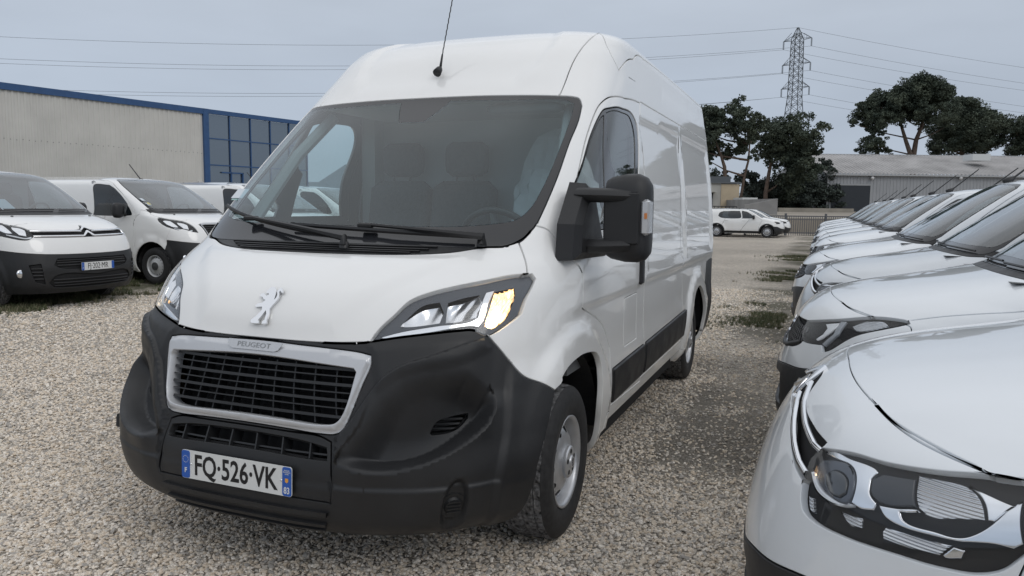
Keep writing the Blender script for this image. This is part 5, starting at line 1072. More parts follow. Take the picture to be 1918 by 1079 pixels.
# ---------- the lot: one sheet of gravelled ground ----------
def nodes(m): return m.node_tree.nodes, m.node_tree.links.new
GM = bpy.data.materials.new('gravel_ground'); GM.use_nodes = True; N_, K_ = nodes(GM); B_ = N_['Principled BSDF']; B_.inputs['Roughness'].default_value = .9; B_.inputs['Specular IOR Level'].default_value = .2
tcn = N_.new('ShaderNodeTexCoord')
def vor(sc, feat='F1'):
    n = N_.new('ShaderNodeTexVoronoi'); n.inputs['Scale'].default_value = sc; n.feature = feat; K_(tcn.outputs['Object'], n.inputs['Vector']); return n
def noi(sc, det=4, src=None):
    n = N_.new('ShaderNodeTexNoise'); n.inputs['Scale'].default_value = sc; n.inputs['Detail'].default_value = det; K_(src or tcn.outputs['Object'], n.inputs['Vector']); return n
def mrg(inp, a, b, c=0., d=1.):
    n = N_.new('ShaderNodeMapRange'); n.inputs[1].default_value = a; n.inputs[2].default_value = b; n.inputs[3].default_value = c; n.inputs[4].default_value = d; K_(inp, n.inputs[0]); return n.outputs[0]
def mix(f, a, b):
    n = N_.new('ShaderNodeMix'); n.data_type = 'RGBA'; K_(f, n.inputs[0])
    for i, q in ((6, a), (7, b)):
        if isinstance(q, tuple): n.inputs[i].default_value = (*q, 1)
        else: K_(q, n.inputs[i])
    return n.outputs[2]
def mth(op, a, b):
    n = N_.new('ShaderNodeMath'); n.operation = op
    for i, q in enumerate((a, b)):
        if isinstance(q, (int, float)): n.inputs[i].default_value = q
        else: K_(q, n.inputs[i])
    return n.outputs[0]
v1 = vor(46); sv = N_.new('ShaderNodeSeparateColor'); K_(v1.outputs['Color'], sv.inputs[0])
rp = N_.new('ShaderNodeValToRGB'); K_(sv.outputs[0], rp.inputs[0]); rp.color_ramp.interpolation = 'CONSTANT'
cols = [(0, (.34, .31, .27)), (.14, (.52, .45, .37)), (.36, (.60, .54, .465)), (.55, (.43, .39, .345)), (.70, (.66, .60, .51)), (.86, (.42, .39, .355)), (.93, (.74, .69, .62))]
rp.color_ramp.elements[0].color = (*cols[0][1], 1); rp.color_ramp.elements[1].position = cols[1][0]; rp.color_ramp.elements[1].color = (*cols[1][1], 1)
for p_, c_ in cols[2:]: e = rp.color_ramp.elements.new(p_); e.color = (*c_, 1)
edge = vor(46, 'DISTANCE_TO_EDGE'); gap_ = mrg(edge.outputs[0], .0, .10, .45, 1.15)
sc_ = N_.new('ShaderNodeVectorMath'); sc_.operation = 'SCALE'; K_(rp.outputs[0], sc_.inputs[0]); K_(gap_, sc_.inputs['Scale'])
pos = N_.new('ShaderNodeSeparateXYZ'); K_(tcn.outputs['Object'], pos.inputs[0]); X_, Y_ = pos.outputs[0], pos.outputs[1]
big = noi(.55, 5).outputs[0]; fine = noi(9, 6).outputs[0]
# worn soil strip in front of the right row, and grassy soil along both rows
wy = mth('SUBTRACT', 1.0, mrg(mth('ABSOLUTE', mth('SUBTRACT', Y_, 1.42), 0), .25, .75)); wx = mrg(X_, -.6, -1.2); worn = mth('MULTIPLY', mth('MULTIPLY', wy, wx), mrg(mth('ADD', mth('MULTIPLY', big, .7), mth('MULTIPLY', fine, .3)), .40, .56))
soil = mix(fine, (.15, .137, .115), (.27, .25, .215)); c1 = mix(mth('MULTIPLY', worn, .8), sc_.outputs[0], soil)
gl = mth('MULTIPLY', mrg(mth('ADD', Y_, mth('MULTIPLY', fine, 1.2)), -7.7, -8.2), mrg(big, .36, .5))
c2 = mix(mth('MULTIPLY', gl, .85), c1, mix(fine, (.045, .055, .024), (.11, .11, .06)))
gr_ = mth('MULTIPLY', mth('MULTIPLY', mrg(Y_, .55, 1.5), mrg(X_, -5, -8)), mrg(big, .47, .58)); c3_ = mix(mth('MULTIPLY', gr_, .8), c2, mix(fine, (.10, .10, .06), (.20, .185, .13)))
dk = N_.new('ShaderNodeVectorMath'); dk.operation = 'SCALE'; K_(c3_, dk.inputs[0]); K_(mrg(noi(.22, 7).outputs[0], .32, .68, .78, 1.14), dk.inputs['Scale']); K_(dk.outputs[0], B_.inputs['Base Color'])
bp = N_.new('ShaderNodeBump'); bp.inputs['Strength'].default_value = .9; bp.inputs['Distance'].default_value = .012; K_(mth('ADD', mrg(edge.outputs[0], 0, .25), mth('MULTIPLY', fine, .4)), bp.inputs['Height']); K_(bp.outputs[0], B_.inputs['Normal'])
g = mesh('gravel_ground', [(-2500, -2500, 0), (2500, -2500, 0), (2500, 2500, 0), (-2500, 2500, 0)], [(0, 1, 2, 3)], GM); g['kind'] = 'structure'
# ---------- loose stones and grass, scattered from points ----------
def scatter(name, pts, scl, protos, label=None, tilt=3.14, kind='stuff', seed=1, rz_only=False):
    me = bpy.data.meshes.new(name); me.vertices.add(len(pts)); me.vertices.foreach_set('co', np.asarray(pts, np.float32).ravel()); at_ = me.attributes.new('sc', 'FLOAT', 'POINT'); at_.data.foreach_set('value', np.asarray(scl, np.float32)); me.update()
    o = link(name, me); o['kind'] = kind
    if label: o['label'] = label
    pc = bpy.data.collections.new(name+'_protos')
    for p in protos: pc.objects.link(p)
    ng = bpy.data.node_groups.new(name, 'GeometryNodeTree'); ng.interface.new_socket('Geometry', in_out='INPUT', socket_type='NodeSocketGeometry'); ng.interface.new_socket('Geometry', in_out='OUTPUT', socket_type='NodeSocketGeometry')
    a = ng.nodes.new('NodeGroupInput'); z = ng.nodes.new('NodeGroupOutput'); i = ng.nodes.new('GeometryNodeInstanceOnPoints'); c = ng.nodes.new('GeometryNodeCollectionInfo'); c.inputs[0].default_value = pc; c.inputs['Separate Children'].default_value = True; c.inputs['Reset Children'].default_value = True
    na = ng.nodes.new('GeometryNodeInputNamedAttribute'); na.data_type = 'FLOAT'; na.inputs[0].default_value = 'sc'
    r = ng.nodes.new('FunctionNodeRandomValue'); r.data_type = 'FLOAT_VECTOR'; r.inputs['Min'].default_value = (-tilt if not rz_only else 0, -tilt if not rz_only else 0, 0); r.inputs['Max'].default_value = (tilt if not rz_only else 0, tilt if not rz_only else 0, 6.283); r.inputs['Seed'].default_value = seed
    l = ng.links.new; l(a.outputs[0], i.inputs['Points']); l(c.outputs[0], i.inputs['Instance']); i.inputs['Pick Instance'].default_value = True; l(na.outputs[0], i.inputs['Scale']); l(r.outputs[0], i.inputs['Rotation']); l(i.outputs[0], z.inputs[0])
    m = o.modifiers.new('scatter', 'NODES'); m.node_group = ng; return o
rng = np.random.default_rng(5)
def stone_proto(k, col):
    bm = bmesh.new(); bmesh.ops.create_icosphere(bm, subdivisions=1, radius=1); r = random.Random(k)
    sx, sy, sz = r.uniform(.8, 1.25), r.uniform(.6, 1.0), r.uniform(.4, .75)
    for v in bm.verts: v.co = Vector((v.co.x*sx, v.co.y*sy, v.co.z*sz))*r.uniform(.72, 1.18)
    me = bpy.data.meshes.new('stone'); bm.to_mesh(me); bm.free(); me.materials.append(mat('stone_%d' % k, col, rough=.85, noise=.25, nscale=1.3, bump=.3, bscale=6, spec=.25)); return bpy.data.objects.new('stone', me)
SC = [(.22+a*1.20, .205+b*1.16, .18+c*1.12) for a, b, c in [(.37, .32, .26), (.43, .39, .335), (.29, .27, .245), (.47, .44, .40), (.23, .21, .19), (.34, .285, .22), (.155, .15, .148), (.39, .365, .34), (.40, .34, .275), (.50, .48, .45)]]
stones = [stone_proto(k, c) for k, c in enumerate(SC)]
def field(n, f): 
    p = rng.random((n, 2)); return f(p)
cp = np.array(CP)
def lotpts(d0, d1, dens):
    # sector of ground in front of the camera between two distances
    a0, a1 = YAW-math.radians(40), YAW+math.radians(40); area = .5*(a1-a0)*(d1*d1-d0*d0); n = int(area*dens)
    r = np.sqrt(rng.uniform(d0*d0, d1*d1, n)); a = rng.uniform(a0, a1, n); x = cp[0]+r*np.cos(a); y = cp[1]+r*np.sin(a)
    ph = np.sin(x*1.7+1.3*np.sin(y*2.1))*np.cos(y*1.9-x*.6)+.5*np.sin(x*5.1+y*3.3)
    rut = np.exp(-((y+2.1+.25*np.sin(x*.5))/.16)**2)+np.exp(-((y+3.7+.25*np.sin(x*.5))/.16)**2)
    w = np.clip(1-np.abs(y-1.42)/.62, 0, 1)*(x < -.7)*np.clip((-.5-x)/.7, 0, 1); keep = rng.random(n) > np.clip(w*1.3, 0, .85)*(ph > -.75)
    keep &= rng.random(n) > .35*rut; keep &= ~((x < .75) & (x > -4.2) & (np.abs(y) < .78) & (rng.random(n) < .0)); keep &= y > -8.0
    return x[keep], y[keep]
def mk(name, d0, d1, dens, s0, s1, seed):
    x, y = lotpts(d0, d1, dens); s = rng.uniform(s0, s1, len(x))*np.where(rng.random(len(x)) < .06, 1.5, 1); z = s*rng.uniform(.0, .55, len(x))
    return scatter(name, np.stack([x, y, z], 1), s, stones, None, seed=seed, tilt=.6)
mk('gravel_stones', 1.6, 5.2, 5200, .0065, .0125, 1)
mk('gravel_stones', 5.2, 8.5, 2600, .008, .0145, 2)
mk('gravel_stones', 8.5, 14.5, 900, .010, .018, 3)
def tuft(k):
    r = random.Random(k); V = []; F = []
    for i in range(11):
        a = r.uniform(0, 6.28); d = r.uniform(0, .03); x, y = d*math.cos(a), d*math.sin(a); h = r.uniform(.03, .09); lx, ly = r.uniform(-.05, .05), r.uniform(-.05, .05); w = .0035; b = r.uniform(0, 6.28); c, s_ = math.cos(b)*w, math.sin(b)*w; n = len(V)
        V += [(x-c, y-s_, 0), (x+c, y+s_, 0), (x+lx*.4+c*.7, y+ly*.4+s_*.7, h*.6), (x+lx*.4-c*.7, y+ly*.4-s_*.7, h*.6), (x+lx, y+ly, h)]; F += [(n, n+1, n+2, n+3), (n+3, n+2, n+4)]
    me = bpy.data.meshes.new('tuft'); me.from_pydata(V, [], F); me.materials.append(mat('grass_%d' % (k % 3), [(.07, .09, .036), (.11, .115, .055), (.20, .18, .11)][k % 3], rough=.7, noise=.3, nscale=20)); return bpy.data.objects.new('grass_tuft', me)
tufts = [tuft(k) for k in range(7)]
n = 60000; x = rng.uniform(-24, 1, n); y = rng.uniform(-13, -7.55, n); ph = np.sin(x*1.1+np.sin(y*1.7)*1.2)+.6*np.sin(x*3.3+1)*np.cos(y*2.9)+.5*np.sin(x*9.3+y*4.1)
k_ = (ph > -.75) & ((y < -7.85-.2*np.sin(x*2.3)-.15*np.sin(x*7)) | (rng.random(n) < .10)); scatter('grass', np.stack([x[k_], y[k_], np.zeros(k_.sum())], 1), rng.uniform(.5, 1.25, k_.sum()), tufts, 'short patchy grass under the left row of vans', rz_only=True)
n = 16000; x = rng.uniform(-26, -5, n); y = 1.6-np.abs(rng.normal(0, .42, n)); ph = np.sin(x*.9+2.0)+.5*np.sin(x*2.9+y*3)+.4*np.sin(x*6.1-y*5)
k_ = ph > .75; scatter('grass', np.stack([x[k_], y[k_], np.zeros(k_.sum())], 1), rng.uniform(.25, .8, k_.sum()), tufts, 'sparse grass in front of the right row', rz_only=True)
# ---------- buildings ----------
def frame(origin, d):
    """local x along wall d, local y = up, local z = out of the wall (left of d when seen from above rotated)"""
    d = Vector((d[0], d[1], 0)).normalized(); n = Vector((d.y, -d.x, 0)); R = Matrix((d, Vector((0, 0, 1)), n)).transposed().to_4x4(); R.translation = Vector(origin); return R
def corrugated(name, M4, L, H, pitch, depth, m, parent, z0=0, topf=None):
    V = []; F = []; nr = int(L/pitch); prof = [(0, 0), (.42, 0), (.55, depth), (.87, depth)]
    xs = [(i+a)*pitch for i in range(nr) for a, b in prof]+[L]; ds = [b for i in range(nr) for a, b in prof]+[0]
    for x, d in zip(xs, ds):
        V.append(M4 @ Vector((x, z0, d))); V.append(M4 @ Vector((x, topf(x) if topf else H, d)))
    F = [(2*i, 2*i+2, 2*i+3, 2*i+1) for i in range(len(xs)-1)]
    return mesh(name, V, F, m, parent)
CLAD = mat('beige_cladding', (.60, .585, .55), rough=.5, noise=.07, nscale=.6)
BLUE = mat('blue_trim', (.03, .085, .21), rough=.4, noise=.1, nscale=3)
BGL = mat('tinted_facade_glass', (.22, .25, .28), rough=.05, metal=.85)
wd = Vector((-.983, .183, 0)).normalized(); corner = Vector((-38.52, -38.36, 0))
lb = empty('corrugated_building', tuple(corner), label='long beige corrugated building with blue roof trim and blue framed glass front on the left', cat='building')
Mi = Matrix.Translation(corner).inverted()
fr = frame(corner, -wd); fr = Matrix.Translation((0, 0, 0)) @ fr
if (fr.to_3x3() @ Vector((0, 0, 1))).dot(Vector(CP)-corner) < 0:
    fr = frame(corner, -wd); c3m = fr.to_3x3(); fr = Matrix((c3m.col[0], c3m.col[1], -c3m.col[2])).transposed().to_4x4(); fr.translation = corner
LF = Mi @ fr
o = corrugated('corrugated_wall', LF, 62, 7.75, .33, .045, CLAD, lb)
mb = MB()
for yy in (2.45, 4.9):
    for i in range(170): mb.box(LF @ Vector((.09+i*.33+.04, yy+.02*((i*7) % 3), .012)), (.035, .035, .035))
o = mb.build('cladding_screw', mat('screw_dark', (.12, .12, .12)), lb); o['kind'] = 'stuff'
def lbox(mb, M4, x0, x1, y0, y1, z0, z1):
    V = [M4 @ Vector(p) for p in ((x0, y0, z0), (x1, y0, z0), (x1, y1, z0), (x0, y1, z0), (x0, y0, z1), (x1, y0, z1), (x1, y1, z1), (x0, y1, z1))]; F = [(3, 2, 1, 0), (4, 5, 6, 7), (0, 1, 5, 4), (1, 2, 6, 5), (2, 3, 7, 6), (3, 0, 4, 7)]
    if M4.to_3x3().determinant() < 0: F = [f[::-1] for f in F]
    mb.add(V, F)
def lobj(name, m, parent, *a): mb = MB(); lbox(mb, *a); return mb.build(name, m, parent)
lobj('roof_trim', BLUE, lb, LF, 0, 62, 7.62, 8.0, -.1, .14)
lobj('corner_post', BLUE, lb, LF, -.42, 0, 0, 8.0, -.2, .16)
lobj('building_core', DARK, lb, LF, -9.6, 62, 0, 7.6, -16, -.25)
cw, rows_z = 1.82, [(6.0, 7.72), (4.15, 6.0), (2.3, 4.15), (.3, 2.3)]
for i in range(5):
    x1 = -.42-i*cw; x0 = x1-cw
    for j, (za, zb) in enumerate(rows_z):
        q = lobj('pane', BGL, lb, LF, x0+.04, x1-.04, za+.04, zb-.04, -.12, -.07)
    lobj('mullion', BLUE, lb, LF, x0-.035, x0+.035, .3, 7.75, -.12, .02)
for za, zb in rows_z: lobj('transom', BLUE, lb, LF, -.42-5*cw, -.42, za-.04, za+.04, -.12, .01)
lobj('roof_trim', BLUE, lb, LF, -.42-5*cw, -.42, 7.70, 8.0, -.16, .10)
for xa, xb in ((-3.3, -2.3), (-2.3, -1.45)):
    f = lobj('door_frame', BLUE, lb, LF, xa, xa+.09, 0, 3.7, -.12, .06); lobj('door_head', BLUE, f, LF, xa, xb, 3.6, 3.7, -.12, .06)
lobj('wall_lamp', mat('lamp_white', (.6, .6, .6)), lb, LF, .25, .55, 2.65, 2.95, 0, .22)
# raised yard behind the fence
CONC = mat('pale_concrete', (.30, .275, .235), rough=.9, noise=.18, nscale=.8)
YARD = mat('yard_surface', (.27, .24, .20), rough=.95, noise=.2, nscale=.15)
rv = Vector((-.372, .928, 0)).normalized(); fv = Vector((-.928, -.372, 0)).normalized()
def W(a, d, z=0): p = Vector((CP[0], CP[1], 0))+fv*d+rv*a; return (p.x, p.y, z)
V = [W(-60, 47, 0), W(90, 47, 0), W(90, 47, .95), W(-60, 47, .95), W(-60, 400, 1.75), W(90, 400, 1.75), W(-60, 104, 1.36), W(90, 104, 1.36)]
mesh('raised_yard', V, [(0, 1, 2, 3), (3, 2, 7, 6), (6, 7, 5, 4)], YARD)['kind'] = 'structure'
# grey shed with the dark roller door
SHW = mat('shed_cladding', (.33, .34, .355), rough=.5, noise=.08, nscale=.5); SHR = mat('shed_roof', (.36, .35, .345), rough=.7, noise=.22, nscale=.35)
def px(x, y, d):   # ground axes from the picture frame: returns (a, z) at depth d
    ca, sa = math.cos(ROL), math.sin(ROL); X = (x-959)/FPX; Y = -(y-539.5)/FPX
    v = fw+r2*X+u2*Y; p = Vector(CP)+v*(d/v.dot(fv)); q = p-Vector((CP[0], CP[1], 0)); return q.dot(rv), p.z
DS = 97.; aL, zE = px(1553, 326, DS); _, zB = px(1550, 396, DS); aR = px(2350, 327, DS)[0]; DR = 108.; aRg, zR = px(1559, 290, DR)
shed = empty('storage_shed', W(aL, DS, zB), label='grey corrugated shed with pale pitched roof and dark roller door on the right', cat='building')
Ms = Matrix.Translation(Vector(W(aL, DS, zB))).inverted()
SF = Ms @ Matrix((rv, Vector((0, 0, 1)), -fv)).transposed().to_4x4(); SF2 = SF.copy(); SF2.translation = Vector((0, 0, 0)); SF = SF2
HE = zE-zB; LS = aR-aL; dA, dB = px(1557, 347, DS), px(1627, 394, DS)
o = corrugated('shed_wall', SF, LS, HE, .42, .04, SHW, shed)
V = [SF @ Vector(p) for p in ((-.4, HE, .4), (LS, HE, .4), (LS, zR-zB, -(DR-DS)), (-.0, zR-zB, -(DR-DS)))]
n_ = 110; VV = []; FF = []
for i in range(n_*4+1):
    k = i/(n_*4); up_ = .11 if i % 4 in (1, 2) else 0
    for a_, b_ in ((0, 3),): p0 = V[0].lerp(V[1], k); p1 = V[3].lerp(V[2], k); VV += [p0+Vector((0, 0, up_)), p1+Vector((0, 0, up_))]
FF = [(2*i, 2*i+2, 2*i+3, 2*i+1) for i in range(n_*4)]; mesh('shed_roof', VV, FF, SHR, shed)
lobj('gutter', mat('gutter_grey', (.38, .39, .40), rough=.5), shed, SF, -.4, LS, HE-.18, HE+.02, .3, .5)
lobj('ridge_cap', mat('gutter_grey'), shed, SF, 0, LS, zR-zB-.05, zR-zB+.12, -(DR-DS)-.2, -(DR-DS)+.2)
V = [SF @ Vector(p) for p in ((0, 0, 0), (0, 0, -22), (0, HE, -22), (0, zR-zB, -(DR-DS)), (0, HE, 0))]; mesh('gable_wall', V, [(0, 4, 3, 2, 1)], SHW, shed)
d0, d1, dz = dA[0]-aL, dB[0]-aL, dA[1]-zB
dr = lobj('roller_door', mat('roller_dark', (.022, .028, .036), rough=.45), shed, SF, d0, d1, 0, dz, .02, .07)
for i in range(14): lobj('door_slat', mat('roller_dark'), dr, SF, d0, d1, dz*i/14+.02, dz*(i+1)/14-.02, .07, .085)
for a_, b_ in ((d0-.18, d0), (d1, d1+.18)): lobj('door_jamb', mat('jamb_grey', (.34, .35, .36)), shed, SF, a_, b_, 0, dz+.18, .0, .12)
lobj('door_lintel', mat('jamb_grey'), shed, SF, d0-.18, d1+.18, dz, dz+.18, .0, .13)
lobj('downpipe', mat('jamb_grey'), shed, SF, -.25, -.08, 0, HE-.2, .1, .25)
for xx in (1632, 1797): a_, z_ = px(xx, 329, DS); mb = MB(); mb.lathe([(0, -.25), (.18, -.2), (.22, .05), (.08, .18), (0, .2)], 12, SF @ Vector((a_-aL, z_-zB-.3, .35)), 'Z'); mb.build('wall_lamp', mat('lamp_white'), shed, True)
a0, z0 = px(1814, 300, 101.5); a1, z1 = px(1848, 291, 101.5); lobj('skylight', mat('skylight_white', (.62, .64, .64), rough=.3), shed, SF, a0-aL, a1-aL, z0-zB-.1, z1-zB+.1, -5.8, -3.6)
# small pale building, ramp wall, box truck
aS, zS = px(1290, 343, 74); aS2, zS0 = px(1383, 390, 74); wl = empty('small_pale_building', W(aS2, 74, 1.1), label='small pale building with flat roof beside the dark pines', cat='building'); Mw = Matrix((rv, Vector((0, 0, 1)), -fv)).transposed().to_4x4()
lobj('wall', mat('pale_render', (.40, .39, .36), rough=.8, noise=.1, nscale=1), wl, Mw, aS-aS2, -1.75, 0, zS-1.1, -5, 0)
lobj('side_wall', mat('tan_render', (.46, .38, .27), rough=.85, noise=.08, nscale=1), wl, Mw, -1.75, 0, 0, zS-1.15, -4.9, .05)
lobj('roof', mat('roof_dark', (.10, .11, .12), rough=.6), wl, Mw, aS-aS2-.1, .1, zS-1.1, zS-.95, -5.1, .2)
lobj('roof_box', mat('roof_dark'), wl, Mw, -2.2, -.3, zS-.95, zS-.35, -4, -2); lobj('doorway', DARK, wl, Mw, -3.3, -2.5, 0, 1.9, .0, .03); lobj('canopy', mat('pale_render'), wl, Mw, -3.8, -2.3, 1.95, 2.05, 0, .7)
ra, rz_ = px(1331, 384, 50), px(1380, 384, 50); rl = empty('black_railing', W(ra[0], 50, .98), label='black metal railing in front of the small pale building', cat='railing'); RM = mat('railing_black', (.02, .021, .023), rough=.5)
for zz in (.2, .62): lobj('rail', RM, rl, Mw, 0, rz_[0]-ra[0], zz, zz+.05, 0, .05)
for i in range(8): lobj('post', RM, rl, Mw, i*(rz_[0]-ra[0])/7-.02, i*(rz_[0]-ra[0])/7+.02, 0, .65, 0, .045)
w0, w1 = px(1395, 392, 60), px(1457, 372, 60); z00 = px(1395, 384, 60)[1]; rw = MB(); a0, a1 = w0[0], w1[0]
V = [W(a0, 60, .9), W(a1, 60, .9), W(a1, 60, w1[1]), W(a0, 60, z00), W(a0, 60.3, .9), W(a1, 60.3, .9), W(a1, 60.3, w1[1]), W(a0, 60.3, z00), W(a1-.3, 82, w1[1]), W(a1-.3, 82, .9)]
o = mesh('sloping_wall', V, [(0, 1, 2, 3), (7, 6, 5, 4), (3, 2, 6, 7), (0, 3, 7, 4), (1, 9, 8, 2)], mat('wall_grey_concrete', (.26, .255, .25), rough=.9, noise=.15, nscale=1)); meta(o, 'low grey concrete wall whose top slopes upward, behind the fence', 'wall')
o = MB(); lbox(o, Matrix.Translation(W(px(1459, 392, 84)[0], 84, 1.2)) @ Mw, 0, 8.2, 0, .45, -.4, 0); o = o.build('kerb_wall', CONC); meta(o, 'low pale concrete kerb wall before the dark pines', 'wall')
ta, tz = px(1391, 370, 70); tb, _ = px(1421, 384, 70); tk = empty('box_truck', W(ta, 70, 1.15), label='small white box truck parked between the pale building and the sloping wall', cat='truck'); TW = mat('truck_white', (.62, .63, .62), rough=.5)
lobj('cargo_box', TW, tk, Mw, 0, (tb-ta)*.92, .35, tz-1.15, -3, 0); lobj('box_opening', DARK, tk, Mw, .18, (tb-ta)*.72, .42, tz-1.32, .0, .02); lobj('cab', TW, tk, Mw, (tb-ta)*.93, (tb-ta)*1.12, .35, tz-1.35, -2.4, -.3); mb = MB(); [mb.lathe([(0, -.1), (.24, -.1), (.24, .1), (0, .1)], 14, Mw @ Vector((q, .24, -.4)), 'Y') for q in (.3, 1.1)]; mb.build('wheel', DARK, tk)
# metal fence: gate section with bars
fa, fb = px(1395, 440, 43.5)[0], px(1620, 440, 43.5)[0]; fh = px(1500, 404, 43.5)[1]; FM = mat('fence_grey', (.10, .105, .115), rough=.5, metal=.2)
fn = empty('bar_fence', W(fa, 43.5, 0), label='grey metal bar fence closing the far end of the gravel lot', cat='fence')
for zz in (.12, fh-.06): lobj('rail', FM, fn, Mw, 0, fb-fa, zz, zz+.06, -.03, .03)
lobj('rail', FM, fn, Mw, 0, fb-fa, fh-.24, fh-.20, -.02, .02)
nb = int((fb-fa)/.125); bar = MB(); lbox(bar, Mw, -.014, .014, 0, fh, -.014, .014); b0 = bar.build('bar', FM, fn)
for i in range(nb):
    b = b0 if i == 0 else b0.copy()
    if i: COL.objects.link(b); b.parent = fn
    b.location = Mw @ Vector((i*.125, 0, 0))
for i in range(4): lobj('post', FM, fn, Mw, i*(fb-fa)/3-.05, i*(fb-fa)/3+.05, 0, fh+.12, -.05, .05)
# ---------- distant hills ----------
HM = mat('hazy_hill', (.16, .19, .22), rough=1, noise=.15, nscale=.004); V = []; F = []  # bluish base colour stands in for distance haze
for i in range(61):
    a = -1400+i*60; h = 60+38*math.sin(i*.35+1)+16*math.sin(i*1.1)+9*math.sin(i*2.7); V += [W(a, 1500, -5), W(a, 1700, max(20, h)), W(a, 2300, -5)]
for i in range(60): F += [(3*i, 3*i+3, 3*i+4, 3*i+1), (3*i+1, 3*i+4, 3*i+5, 3*i+2)]
mesh('hills', V, F, HM, smooth=True)['kind'] = 'structure'
# ---------- pines ----------
LEAF = bpy.data.materials.new('pine_needles'); LEAF.use_nodes = True; N_, K_ = nodes(LEAF); B_ = N_['Principled BSDF']; B_.inputs['Roughness'].default_value = .8; B_.inputs['Specular IOR Level'].default_value = .15
tcn = N_.new('ShaderNodeTexCoord'); nn = noi(.45, 4).outputs[0]; gi = N_.new('ShaderNodeNewGeometry'); K_(mix(mrg(nn, .35, .65), (.055, .072, .058), (.115, .135, .098)), B_.inputs['Base Color'])  # needle tones lightened to carry distance haze in the colour
BARK = mat('pine_bark', (.13, .095, .075), rough=.9, noise=.3, nscale=3)
LEAFD = mat('evergreen_leaf', (.055, .070, .060), rough=.9, noise=.3, nscale=1)  # lightened likewise, painted haze included
def tree(name, depth, clumps, trunks, label, group, seed, zg=1.4, dens=1.0, leaf=.31, lm=None, sq=.78):
    r = np.random.default_rng(seed); cl2 = [(x, y, rr*1.42) for x, y, rr in clumps]
    for i, (x, y, rr) in enumerate(clumps):
        for x2, y2, r2_ in clumps[i+1:]:
            if math.hypot(x-x2, y-y2) < (rr+r2_)*1.05: cl2.append(((x+x2)/2, (y+y2)/2, (rr+r2_)*.5))
    pc = [(px(x, y, depth), rr/FPX*depth) for x, y, rr in cl2]; a0 = px(trunks[0][0][0], 392, depth)[0]; base = Vector(W(a0, depth, zg)); root = empty(name, tuple(base), label=label, cat='tree', group=group)
    QS = []; cen = []
    for (a, z), rad in pc:
        dd = depth+r.uniform(-1, 1)*min(4.5, 2.2+rad); c = np.array(Vector(W(a, dd, z))-base); cen.append((c, rad))
        nt_ = int(120*dens*(rad/1.5)**1.7)+25
        # sub-clumps make the ragged outline
        ns = max(5, int(rad*7)); sc = r.normal(size=(ns, 3)); sc /= np.linalg.norm(sc, axis=1, keepdims=True); sc = sc*(r.uniform(.55, 1.0, (ns, 1))*rad*[1, 1, sq]); sc = np.concatenate([sc, [[0, 0, 0]]])
        m_ = nt_*5; k = r.integers(len(sc), size=m_); d = r.normal(size=(m_, 3)); d /= np.linalg.norm(d, axis=1, keepdims=True); q = c+sc[k]+d*[1, 1, .7]*rad*.36*r.uniform(.3, 1, (m_, 1))**.5
        s = leaf*r.uniform(.5, 1.15, (m_, 1)); t = r.normal(size=(m_, 3)); t[:, 2] = abs(t[:, 2])*.6+.1; t /= np.linalg.norm(t, axis=1, keepdims=True); w = np.cross(t, r.normal(size=(m_, 3))); w /= np.linalg.norm(w, axis=1, keepdims=True)
        QS.append(np.stack([q-w*s*.32, q+w*s*.32, q+t*s*.8+w*s*.1, q+t*s*.55-w*s*.42], 1))
    A = np.concatenate(QS).reshape(-1, 3).astype(np.float32); nq = len(A)//4; me = bpy.data.meshes.new('crown'); me.vertices.add(len(A)); me.vertices.foreach_set('co', A.ravel()); me.loops.add(len(A)); me.loops.foreach_set('vertex_index', np.arange(len(A), dtype=np.int32)); me.polygons.add(nq); me.polygons.foreach_set('loop_start', np.arange(0, len(A), 4, dtype=np.int32)); me.materials.append(lm or LEAF); me.update(calc_edges=True); link('crown', me, root)
    mb = MB()
    for path in trunks:
        pts = []; rs = []
        for (x, y, w) in path: a, z = px(x, y, depth); pts.append(Vector(W(a, depth, z))-base); rs.append(w/FPX*depth)
        mb.tube(pts, rs, 7)
    # limbs out to the clumps
    top = [Vector(p) for p in pts]
    for c, rad in cen[:len(clumps):3]:
        c = Vector(c); b = min(top, key=lambda p: (p-c).length+(3 if p.z > c.z else 0)); m2_ = b.lerp(c, .5)+Vector((0, 0, -.25)); mb.tube([b, m2_, c], [.14, .09, .04], 5)
    mb.build('trunk', BARK, root, True); return root
def Z4(L_): return [(1590+x/5.847, 130+y/5.847, r/5.847) for x, y, r in L_]
def Z6(L_): return [(1300+x/2.296, 30+y/2.296, r/2.296) for x, y, r in L_]
TG = 'stone pines behind the buildings'
tree('pine_tree', 125, Z4([(800, 150, 95), (700, 160, 90), (620, 230, 110), (520, 260, 100), (950, 190, 90), (1020, 240, 60), (480, 330, 110), (350, 340, 90), (230, 410, 80), (170, 400, 50), (250, 500, 100), (450, 450, 140), (650, 380, 150), (850, 360, 150), (980, 330, 100), (120, 570, 45), (220, 620, 60), (350, 620, 70), (560, 540, 80), (720, 500, 90), (880, 520, 110), (230, 780, 70), (200, 830, 60), (350, 850, 70), (200, 900, 50), (450, 900, 50), (980, 460, 110), (960, 640, 50), (300, 700, 40), (700, 300, 120), (900, 270, 110), (400, 540, 80)]), [[(1704, 400, 5), (1706, 291, 4.5), (1697, 265, 3.5), (1688, 235, 2.5), (1680, 205, 1.5)], [(1706, 400, 5), (1711, 291, 5), (1716, 262, 4), (1727, 235, 3), (1732, 205, 2)]], 'tallest stone pine, broad domed crown over a forked trunk behind the shed roof', TG, 1)
